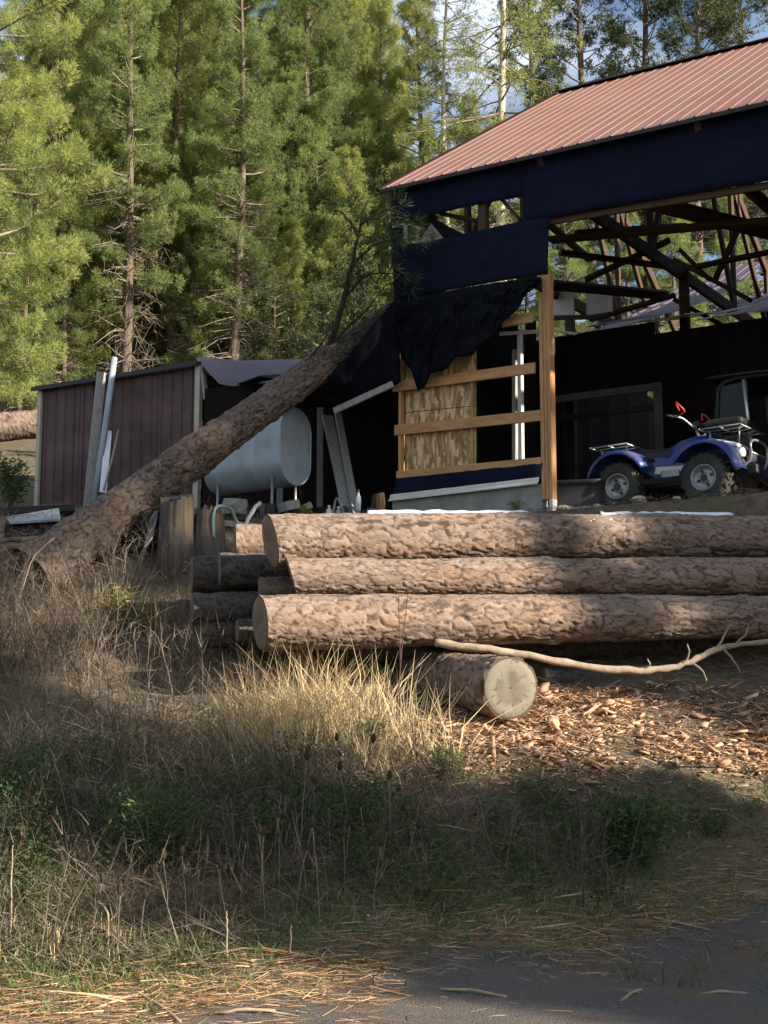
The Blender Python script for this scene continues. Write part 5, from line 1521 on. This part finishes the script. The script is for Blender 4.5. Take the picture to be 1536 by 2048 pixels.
def clumps(nc, per, x0, x1, y0, y1, hmin, hmax, wd, rg, lean=.28, rad=.10, mask=None, curl=.18, rlo=0, rhi=1, bias=(0, 0)):
    cx, cy = scatter(nc, x0, x1, y0, y1, rg, mask)
    n = len(cx)
    ch = rg.uniform(hmin, hmax, n); cr = rg.uniform(rlo, rhi, n)
    i = np.repeat(np.arange(n), per)
    r = rg.normal(0, rad, (len(i), 2))
    x, y = cx[i] + r[:, 0], cy[i] + r[:, 1]
    D = np.stack([r[:, 0] / rad * lean * .8 + rg.normal(0, lean * .6, len(i)) + bias[0], r[:, 1] / rad * lean * .8 + rg.normal(0, lean * .6, len(i)) + bias[1], np.ones(len(i))], -1)
    D /= np.linalg.norm(D, axis=1, keepdims=True)
    H = ch[i] * rg.uniform(.45, 1.05, len(i))
    return blades(np.stack([x, y, ZT(x, y) - .02], -1), D, H, wd * rg.uniform(.6, 1.3, len(i)), curl * rg.uniform(.3, 1.3, len(i)), rg, cr[i] + rg.normal(0, .15, len(i)))

def stalks(n, x0, x1, y0, y1, hmin, hmax, wd, rg, mask=None, side=6, lean=.22, rlo=0, rhi=1):
    x, y = scatter(n, x0, x1, y0, y1, rg, mask)
    n = len(x)
    P = np.stack([x, y, ZT(x, y) - .02], -1)
    D = upright(n, rg, lean); H = rg.uniform(hmin, hmax, n); c = rg.uniform(rlo, rhi, n)
    out = [blades(P, D, H, np.full(n, wd), rg.uniform(0, .12, n), rg, c)]
    i = np.repeat(np.arange(n), side)
    f = rg.uniform(.35, .95, len(i))
    P2 = P[i] + D[i] * (H[i] * f)[:, None]
    D2 = D[i] * .7 + rg.normal(0, .55, (len(i), 3)); D2 /= np.linalg.norm(D2, axis=1, keepdims=True)
    out.append(blades(P2, D2, H[i] * rg.uniform(.1, .34, len(i)), np.full(len(i), wd * .7), rg.uniform(0, .2, len(i)), rg, c[i] + rg.normal(0, .1, len(i))))
    return out

rv = np.random.default_rng(99)
def toe(x, y):      # distance uphill of the road edge
    return y - np.maximum(10.25 + .76 * np.clip(x, -12, 20), 8.95)
clear_chips = lambda x, y: 1 - sstep(.1, .9, x) * sstep(13.0, 13.7, y + .12 * x)
bank = lambda x, y: sstep(.9, 1.7, toe(x, y) + (vnoise(x, y, .8, 6) - .5) * 1.2) * clear_chips(x, y) * (1 - .9 * sstep(1.9, 2.9, x))

# tall straw coloured grass in the sun
dens = lambda x, y: np.exp(-((x + .75) / .85) ** 2 - ((y - 14.35) / .55) ** 2)
stuff('dry_grass', 'tall straw coloured dry grass in front of the log pile', 'grass',
      [clumps(270, 34, -2.6, .7, 13.2, 15.15, .5, 1.12, .012, rv, .34, .10, dens, .26, .3, 1, (-.10, -.05)),
       clumps(300, 26, -2.8, .5, 13.0, 15.1, .15, .4, .009, rv, .5, .12, dens, .3, .2, .9)], 'dry')
# brown dead weeds left
left = lambda x, y: sstep(-.6, -1.6, x) * sstep(13.2, 14.2, y) * .9
stuff('dead_weeds', 'tangle of brown dead weeds under the uprooted tree', 'weeds',
      stalks(900, -5.2, -.9, 13.4, 18.2, .3, .95, .008, rv, left, 7, .25) + stalks(450, -5.2, -2.9, 15.6, 17.6, .5, 1.15, .010, rv, None, 10, .4) +
      [clumps(520, 22, -5.4, -.9, 13.2, 18.3, .12, .45, .008, rv, .6, .14, left, .35, 0, .9)], 'brown')
stuff('fallen_straw', 'mat of broken dry stems lying along the sunlit bank', 'dry stems',
      [clumps(420, 12, -4.2, .3, 13.2, 14.9, .15, .5, .010, rv, 1.6, .15, None, .25, .2, 1)], 'dry')
# shaded bank: grey brown stems, green weeds
stuff('bank_weeds', 'dense grey brown weed stems covering the shaded bank', 'weeds',
      stalks(1700, -4.4, 3.4, 10.4, 14.0, .2, .75, .009, rv, bank, 6, .28) +
      [clumps(800, 16, -4.4, 3.6, 10.3, 14.0, .12, .42, .011, rv, .55, .12, bank, .35, 0, .8)], 'brown')
stuff('green_weeds', 'low green weeds growing among the stems on the bank', 'weeds',
      [clumps(3000, 20, -4.4, 3.6, 10.2, 13.8, .08, .34, .011, rv, .6, .12, lambda x, y: bank(x, y) * sstep(.3, .6, vnoise(x, y, .9, 9)) + .04, .4, 0, 1)], 'weed')
gr_mask = lambda x, y: np.exp(-((toe(x, y) - 1.35 - (vnoise(x, y, 1.3, 12) - .5) * .7) / .7) ** 2)
stuff('green_grass', 'short green grass along the foot of the bank beside the road', 'grass',
      [clumps(5600, 20, -4.5, 4.6, 9.0, 14.0, .05, .2, .011, rv, .6, .10, gr_mask, .35, 0, 1)], 'green')
def leafy(nc, per, x0, x1, y0, y1, hmin, hmax, rad, ls, mask):
    cx, cy = scatter(nc, x0, x1, y0, y1, rv, mask); n = len(cx)
    i = np.repeat(np.arange(n), per); N = len(i)
    hh_ = rv.uniform(hmin, hmax, n)[i]; f = rv.beta(1.6, 1.1, N)
    r = rv.normal(0, rad, (N, 2)) * (.5 + .8 * f[:, None])
    x, y = cx[i] + r[:, 0], cy[i] + r[:, 1]
    P = np.stack([x, y, ZT(x, y) + hh_ * f], -1)
    d = rv.normal(0, 1, (N, 3)); d[:, 2] = np.abs(d[:, 2]) * .5; d /= np.linalg.norm(d, axis=1, keepdims=True)
    sd_ = np.cross(d, rv.normal(0, 1, (N, 3))); sd_ /= np.linalg.norm(sd_, axis=1, keepdims=True)
    L = (ls * rv.uniform(.5, 1.3, N))[:, None]
    V = np.stack([P, P + d * L * .45 + sd_ * L * .2, P + d * L, P + d * L * .45 - sd_ * L * .2], 1).reshape(-1, 3)
    return V, np.arange(N * 4).reshape(-1, 4), np.repeat(np.clip(rv.uniform(0, .7, n)[i] + rv.normal(0, .15, N), 0, 1), 4)
lm = lambda x, y: bank(x, y) * sstep(.36, .6, vnoise(x, y, .85, 23)) + .5 * sstep(.6, 1.4, toe(x, y)) * (x > 1.6) * (y < 13.4)
stuff('leafy_weeds', 'dark green leafy weeds spread through the shaded bank', 'weeds',
      [leafy(520, 170, -4.4, 4.2, 10.4, 13.7, .12, .42, .11, .045, lm)], 'leaf')
# mown stubs
x_, y_ = scatter(260, -3.4, -1.7, 10.35, 10.95, rv)
stuff('grass_stubble', 'short upright mown stubs at the lower left edge of the bank', 'grass',
      [blades(np.stack([x_, y_, ZT(x_, y_) - .01], -1), upright(len(x_), rv, .15), rv.uniform(.06, .2, len(x_)), np.full(len(x_), .009), np.full(len(x_), .04), rv, rv.uniform(.5, 1, len(x_)))], 'dry')
# pine straw on the verge and road edge
def litter(n, x0, x1, y0, y1, mask, lmin, lmax, wd, lift=.05, flat=.12):
    x, y = scatter(n, x0, x1, y0, y1, rv, mask); n = len(x)
    a = rv.normal(0, .75, n) + np.where(rv.uniform(0, 1, n) < .5, 0, math.pi)
    D = np.stack([np.cos(a), np.sin(a), rv.normal(0.02, flat, n)], -1)
    D /= np.linalg.norm(D, axis=1, keepdims=True)
    return blades(np.stack([x, y, ZT(x, y) + .015 + rv.uniform(0, lift, n)], -1), D, rv.uniform(lmin, lmax, n), np.full(n, wd) * rv.uniform(.6, 1.4, n), rv.uniform(0, .06, n), rv, rv.beta(2, 2, n))
verge = lambda x, y: np.clip(np.exp(-((toe(x, y) - .45) / .42) ** 2) + (x < 0) * (y < 10.6) * .55 * sstep(.3, .55, vnoise(x, y, .7, 15) + .1), 0, 1)
stuff('pine_straw', 'orange brown pine straw strewn over the verge and road edge', 'pine straw',
      [litter(52000, -4.5, 5.5, 8.2, 14.5, verge, .06, .26, .006, .03),
       litter(9000, -4.5, 5.5, 8.2, 14.5, lambda x, y: .14 + .4 * sstep(.45, .7, vnoise(x, y, .8, 31)), .05, .22, .006, .02),
       litter(1500, -4, 4, 8.6, 12.5, verge, .2, .55, .012, .05)], 'straw')
stuff('forest_litter', 'brown needle litter and broken twigs on the upper bank', 'litter',
      [litter(16000, -4.6, 4.6, 10.2, 14, lambda x, y: sstep(.7, 1.3, toe(x, y)), .08, .4, .008, .12, .5), litter(22000, -6, 6, 13.5, 20.5, None, .06, .3, .008, .05, .3)], 'brown')
# bark chips
def chips(n, x0, x1, y0, y1, smin, smax, mask):
    x, y = scatter(n, x0, x1, y0, y1, rv, mask); n = len(x)
    s = rv.uniform(smin, smax, n) * rv.uniform(.6, 1, n)
    a = rv.uniform(0, 6.28, n)
    ax = np.stack([np.cos(a), np.sin(a), rv.normal(0, .35, n)], -1); ay = np.stack([-np.sin(a), np.cos(a), rv.normal(0, .35, n)], -1)
    nn = np.cross(ax, ay); nn /= np.linalg.norm(nn, axis=1, keepdims=True)
    c = np.stack([x, y, ZT(x, y) + .01 + s * .25 * rv.uniform(0, 1.2, n)], -1)
    th = (s * .06)[:, None] * nn
    q = rv.uniform(.15, .7, n)
    cs = []
    for i, j in ((-1, -.8), (.9, -1), (1, .7), (-.7, 1)):
        cs.append(c + ax * (s * i * rv.uniform(.6, 1.1, n))[:, None] * .6 + ay * (s * j * q * rv.uniform(.6, 1.1, n))[:, None] * .6)
    V = np.stack([p + th for p in cs] + [p - th for p in cs], 1).reshape(-1, 3)
    b = np.arange(n)[:, None] * 8
    Q = np.concatenate([b + np.array([f]) for f in ([0, 1, 2, 3], [7, 6, 5, 4], [0, 4, 5, 1], [1, 5, 6, 2], [2, 6, 7, 3], [3, 7, 4, 0])])
    return V, Q, np.repeat(rv.beta(2, 1.6, n), 8)
chm = lambda x, y: sstep(-.1, .7, x) * sstep(13.35, 14.0, y - .10 * x) * (.35 + .65 * sstep(.35, .6, vnoise(x, y, .5, 18)))
stuff('bark_chips', 'orange and cream bark chips littering the ground below the pile', 'bark chips',
      [chips(9000, -.1, 5.2, 12.9, 15.6, .025, .09, chm), chips(1100, -.1, 5.2, 12.9, 15.6, .09, .2, chm), litter(14000, -.3, 5.2, 12.9, 15.6, chm, .05, .22, .012, .05, .3), chips(900, -3, 5.2, 12.3, 15.6, .015, .045, lambda x, y: .3 + 0 * x), chips(5200, -4, 6, 8.6, 13, .008, .028, None)], 'chip')

# single large bark slabs
def slab(label, u, v, Y, s_, seed):
    rg = random.Random(seed)
    p = W(u, v, Y); p.z = zt(p.x, p.y) + .01
    R = Matrix.Rotation(rg.uniform(0, 6), 3, 'Z') @ Matrix.Rotation(rg.uniform(.5, 1.2), 3, 'X')
    n = 9
    base = [Vector((math.cos(2 * math.pi * k / n) * s_ * rg.uniform(.7, 1.1), math.sin(2 * math.pi * k / n) * s_ * .7 * rg.uniform(.7, 1.1), 0)) for k in range(n)]
    vs = [R @ (b_ + Vector((0, 0, rg.uniform(.01, .03)))) for b_ in base] + [R @ b_ for b_ in base]
    zmin = min(v_.z for v_ in vs)
    vs = [v_ - Vector((0, 0, zmin + .015)) for v_ in vs]
    fs = [tuple(range(n)), tuple(range(2 * n - 1, n - 1, -1))] + [(k, n + k, n + (k + 1) % n, (k + 1) % n) for k in range(n)]
    ob = MB().add(vs, fs).build('bark_piece', MT['stick'], None, loc=p)
    tag(ob, label, 'bark piece', 'large bark pieces by the pile')
for i, (l_, u, v, Y, s_) in enumerate((('largest pale bark slab standing left of the sawn bearer log end', 890, 1412, 14.25, .13), ('dark bark piece at the foot of the bearer log, left side', 858, 1428, 14.2, .08),
        ('pale chunk in the grass at the left of the bark slabs', 842, 1440, 14.1, .07), ('cream bark piece in front of the sawn log end', 1080, 1440, 14.0, .07), ('bark slab in the sun right of the sawn log end', 1190, 1436, 14.0, .09),
        ('broad bark slab near the right of the chip litter', 1350, 1425, 14.1, .09), ('small upright bark piece below the bare branch', 1280, 1410, 14.3, .06), ('brown bark slab at the right picture edge in the chips', 1480, 1440, 14.0, .09),
        ('bark piece at the shadow edge of the chips, centre right', 1230, 1470, 13.7, .07), ('pale bark piece on the lower edge of the chips', 1010, 1470, 13.7, .06))):
    slab(l_, u, v, Y, s_, i + 3)

# teasels
def teasel_proto(h, seed):
    rg = random.Random(seed)
    e = empty('teasel', (0, 0, 0))
    lx, ly = rg.uniform(-.14, .14), rg.uniform(-.1, .1)
    path = smooth_path([(0, 0, -.03), (lx * .3, ly * .3, h * .45), (lx, ly, h)], 4, .004, seed)
    MB().tube(path, [.0055 - .0025 * i / len(path) for i in range(len(path))], 5).build('stem', MT['twig'], e, True)
    def head(p, k):
        hd = MB().lathe([(.001, -.01), (.014 * k, 0), (.024 * k, .02 * k), (.026 * k, .045 * k), (.019 * k, .075 * k), (.006 * k, .095 * k), (.001, .1 * k)], 9, 'Z')
        hd.V = [(x * rg.uniform(.85, 1.2), y * rg.uniform(.85, 1.2), z) for x, y, z in hd.V]
        hd.V = [tuple(Vector(v_) + Vector(p)) for v_ in hd.V]
        for j in range(5):
            a = j * 1.26 + rg.uniform(-.2, .2)
            hd.tube([Vector(p), Vector(p) + Vector((.04 * math.cos(a), .04 * math.sin(a), .03)), Vector(p) + Vector((.045 * math.cos(a), .045 * math.sin(a), .08))], [.002, .0018, .001], 3)
        hd.build('seed_head', MT['teasel'], e)
    head(path[-1], 1.0)
    for j in range(rg.choice((0, 1, 2))):
        b_ = path[-4 - j]
        tip = b_ + Vector((rg.choice((-1, 1)) * rg.uniform(.06, .14), rg.uniform(-.06, .06), rg.uniform(.12, .24)))
        MB().tube([b_, b_.lerp(tip, .5) + Vector((0, 0, -.02)), tip], [.003, .003, .0025], 4).build('side_stem', MT['twig'], e)
        head(tip, .72)
    return e
MT['teasel'] = mat('teasel_head', (.018, .012, .009), (.05, .033, .022), 60, rough=.95, bump=.5, bscale=150)
protos = [teasel_proto(h, i + 1) for i, h in enumerate((.62, .78, .9, .7, .55))]
rt_ = random.Random(31)
spots = [(u, v) for u, v in ((505, 1640), (530, 1650), (470, 1625), (548, 1620), (572, 1600), (610, 1580), (635, 1560), (600, 1630), (660, 1640), (690, 1660), (655, 1690), (615, 1700), (560, 1690), (520, 1700), (480, 1680), (440, 1720), (590, 1740), (640, 1760), (700, 1600), (730, 1640), (760, 1680), (690, 1720), (375, 1760), (180, 1790), (235, 1800), (340, 1730), (720, 1560), (670, 1540), (780, 1610), (820, 1640), (860, 1700), (600, 1660), (530, 1730), (455, 1760), (280, 1770), (745, 1740))]
used = set()
for i, (u, v) in enumerate(spots):
    # foot of the plant lies below its head in the picture
    p = ground_at(u, v + 105)
    k = i % 5
    o_ = protos[k] if k not in used else copy_tree(protos[k])
    used.add(k)
    o_.location = (p.x, p.y, zt(p.x, p.y))
    o_.rotation_euler = (0, 0, rt_.uniform(0, 6.28))
    sc_ = rt_.uniform(.6, .85); o_.scale = (sc_,) * 3
    tag(o_, 'dead teasel with dark spiny seed head in the shaded weeds', 'teasel', 'teasels on the shaded bank')

# leafy shrubs
def shrub(name, label, u, v, Y, h, r, nl, m, cat='shrub', ls=.05, seed=1, lean=(0, 0), stems=9):
    rg = np.random.default_rng(seed)
    p = ground_at(u, v) if Y < 14 else W(u, v, Y)
    p.z = zt(p.x, p.y)
    e = empty(name, p)
    S = MB(); TPs, TDs = [], []
    for i in range(stems):
        a = rg.uniform(0, 6.28); q = rg.uniform(.2, 1)
        tip = np.array([math.cos(a) * r * q + lean[0], math.sin(a) * r * q + lean[1], h * rg.uniform(.6, 1.0)])
        mid = tip * .5 + np.array([0, 0, h * .12])
        path = smooth_path([(0, 0, -.05), mid, tip], 4, .01, i)
        S.tube(path, [.009 - .006 * j / len(path) for j in range(len(path))], 4)
        pa = np.array([list(q_) for q_ in path])
        k = nl // stems
        f = rg.uniform(.2, 1, k) * (len(path) - 1)
        pos = np.stack([np.interp(f, np.arange(len(path)), pa[:, c]) for c in range(3)], -1) + rg.normal(0, .055, (k, 3)) * (r / .35)
        TPs.append(pos)
    S.build('stems', MT['twig'], e)
    P = np.concatenate(TPs); n = len(P)
    d = rg.normal(0, 1, (n, 3)); d[:, 2] = d[:, 2] * .5 + .15; d /= np.linalg.norm(d, axis=1, keepdims=True)
    sd_ = np.cross(d, rg.normal(0, 1, (n, 3))); sd_ /= np.linalg.norm(sd_, axis=1, keepdims=True)
    L = ls * rg.uniform(.6, 1.3, n)[:, None]
    V = np.stack([P, P + d * L * .5 + sd_ * L * .16, P + d * L * 1.25, P + d * L * .5 - sd_ * L * .16], 1).reshape(-1, 3)
    link('leaves', mesh_np('leaves', V, np.arange(n * 4).reshape(-1, 4), False, {'rnd': np.repeat(rg.beta(2, 2, n), 4)}), MT[m], e)
    return tag(e, label, cat)
shrub('shrub', 'low green leafy shrub in the shaded weeds at left', 300, 1720, 11.9, .55, .55, 2600, 'leaf', seed=2, ls=.045)
shrub('shrub', 'dark green broom like shrub at right beside the road bank', 1265, 1715, 12.6, .6, .45, 3000, 'leaf', seed=3, ls=.055)
shrub('shrub', 'small bluish green weed clump near the right picture edge', 1425, 1660, 13.2, .22, .2, 500, 'leaf', seed=4, ls=.04)
shrub('shrub', 'small green shrub at the foot of the dry grass', 740, 1500, 13.6, .26, .24, 600, 'leaf', seed=5, ls=.04)
shrub('shrub', 'dark weed bush in the shade below the bark chips', 900, 1545, 13.2, .36, .32, 900, 'weed', seed=6, ls=.04)
shrub('shrub', 'grey green bush in the centre of the shaded bank', 1090, 1600, 12.9, .32, .45, 1000, 'weed', seed=12, ls=.04)
shrub('goldenrod', 'yellow green leafy stems below the fallen trunk', 222, 1190, 16.9, .5, .30, 520, 'leafy', 'weed plant', .055, 7, (.08, -.1))
shrub('goldenrod', 'yellow green leafy stems between the trunk and the stump', 300, 1175, 16.9, .42, .2, 340, 'leafy', 'weed plant', .05, 8)
shrub('shrub', 'leafy green bush at the left end of the shed', 25, 985, 26.3, .9, .6, 1400, 'leaf', seed=9, ls=.09)
shrub('shrub', 'weed tuft growing against the barn\'s concrete wall', 1035, 1035, 19.0, .2, .15, 200, 'leafy', seed=10, ls=.04)
shrub('shrub', 'yellow leafed seedling beside the oil tank wheel', 610, 1035, 19.3, .3, .12, 90, 'leafy', seed=11, ls=.06, stems=4)

# bramble canes and single tall stalks
def cane(name, label, pts, r, m='twig', cat='cane', leaves=0, seed=1):
    P = [W(*p) for p in pts]
    P[0].z = min(P[0].z, zt(P[0].x, P[0].y) + .02)
    e = empty(name, P[0])
    path = smooth_path(rel(P, P[0]), 5, .005, seed)
    MB().tube(path, [r * (1 - .6 * j / len(path)) for j in range(len(path))], 5).build('stem', MT[m], e, True)
    rg = random.Random(seed)
    for j in range(leaves):
        q = path[rg.randrange(len(path) // 2, len(path))]
        MB().tube([q, q + Vector((rg.uniform(-.1, .1), rg.uniform(-.05, .05), rg.uniform(.0, .12)))], [.004, .002], 4).build('twig', MT[m], e)
    return tag(e, label, cat)
MT['cane'] = mat('dark_cane', (.045, .028, .025), (.09, .055, .045), 20, rough=.8, bump=.1)
cane('bramble_cane', 'dark arching cane in the shaded weeds at far left', ((55, 1690, 12.2), (85, 1610, 12.1), (140, 1578, 12.0), (200, 1585, 11.9), (235, 1620, 11.9)), .009, 'cane', seed=1)
cane('bramble_cane', 'dark arching cane at the centre below the chips', ((1165, 1730, 12.2), (1158, 1600, 12.4), (1130, 1510, 12.7), (1080, 1480, 12.9), (1010, 1492, 13.1)), .008, 'cane', seed=2)
cane('bramble_cane', 'long dark cane arching to the right picture edge', ((1240, 1590, 12.6), (1310, 1560, 12.8), (1400, 1535, 12.9), (1480, 1545, 13.0), (1560, 1580, 13.0)), .008, 'cane', seed=3)
cane('bramble_cane', 'dark cane rising left of the green broom shrub', ((1195, 1730, 12.3), (1215, 1640, 12.4), (1260, 1580, 12.5), (1330, 1560, 12.6)), .008, 'cane', seed=4)
cane('weed_stalk', 'dark thin stalk standing before the pile, left of a pair', ((798, 1420, 14.2), (800, 1300, 14.2), (797, 1185, 14.2)), .008, 'cane', 'stalk', 3, 5)
cane('weed_stalk', 'dark thin stalk standing before the pile, right of a pair', ((790, 1420, 14.15), (803, 1300, 14.15), (816, 1190, 14.15)), .008, 'cane', 'stalk', 3, 6)
cane('weed_stalk', 'pale dry stalk leaning left in the brown weeds', ((228, 1460, 14.6), (190, 1360, 14.9), (125, 1265, 15.1)), .010, 'stick', 'stalk', 4, 7)
cane('weed_stalk', 'pale branching stalk in the middle of the brown weeds', ((292, 1450, 14.5), (268, 1380, 14.7), (238, 1320, 14.8)), .010, 'stick', 'stalk', 9, 8)
cane('weed_stalk', 'pale dry stalk leaning left nearest to the straw coloured grass', ((360, 1400, 14.6), (335, 1340, 14.8), (316, 1275, 14.9)), .009, 'stick', 'stalk', 2, 9)
cane('weed_stalk', 'pale stalk leaning left at the far left of the weeds', ((100, 1420, 15.2), (80, 1320, 15.4), (50, 1215, 15.6)), .009, 'stick', 'stalk', 4, 10)
cane('weed_stalk', 'long pale stem leaning from the uprooted base to the ground', ((20, 1210, 16.6), (60, 1130, 16.9), (110, 1075, 17.0)), .012, 'stick', 'stalk', 1, 11)
cane('weed_stalk', 'upright cut stalk in the green grass below the bank', ((455, 1885, 10.5), (454, 1850, 10.5), (454, 1822, 10.5)), .008, 'stick', 'stalk', 0, 12)
cane('weed_stalk', 'bent broken stalk left of the mown stubs, lower left', ((215, 1850, 10.7), (217, 1830, 10.7), (195, 1803, 10.8)), .009, 'stick', 'stalk', 0, 13)
cane('weed_stalk', 'slim brown stalk standing at the lower left picture edge', ((22, 1840, 10.8), (23, 1770, 10.9), (26, 1690, 11.0)), .008, 'stick', 'stalk', 0, 14)
cane('weed_stalk', 'short pale stalk standing in the grass at lower centre', ((580, 1880, 10.5), (581, 1865, 10.5), (583, 1850, 10.5)), .008, 'stick', 'stalk', 0, 15)
for i, (u0, v0, u1, v1, Y) in enumerate(((270, 1900, 390, 1968, 9.9), (190, 2018, 260, 1985, 9.5), (440, 2005, 550, 2000, 9.4), (1240, 1960, 1300, 1925, 9.9), (880, 1915, 1010, 1928, 10.0), (1400, 1995, 1500, 1990, 10.2))):
    a_ = W(u0, v0, Y); b_ = W(u1, v1, Y)
    a_ = Vector((a_.x, a_.y, zt(a_.x, a_.y) + .025)); yb = Y - (v1 - v0) / 60 * .6; b_ = Vector((b_.x, yb, zt(b_.x, yb) + .03))
    ob = MB().tube(smooth_path([Vector((0, 0, 0)), (b_ - a_) * .5 + Vector((0, 0, .015)), b_ - a_], 3, .004, i), .011, 6).build('fallen_twig', MT['stick'], None, True, loc=a_)
    tag(ob, ['fallen twig lying across the sunlit straw, left', 'pale twig at the lower left corner of the straw', 'straight pale twig near the bottom edge in the straw', 'forked pale twig on the road at right', 'long pale twig on the road edge, lower centre', 'pale twig on the asphalt near the right bottom corner'][i], 'twig')
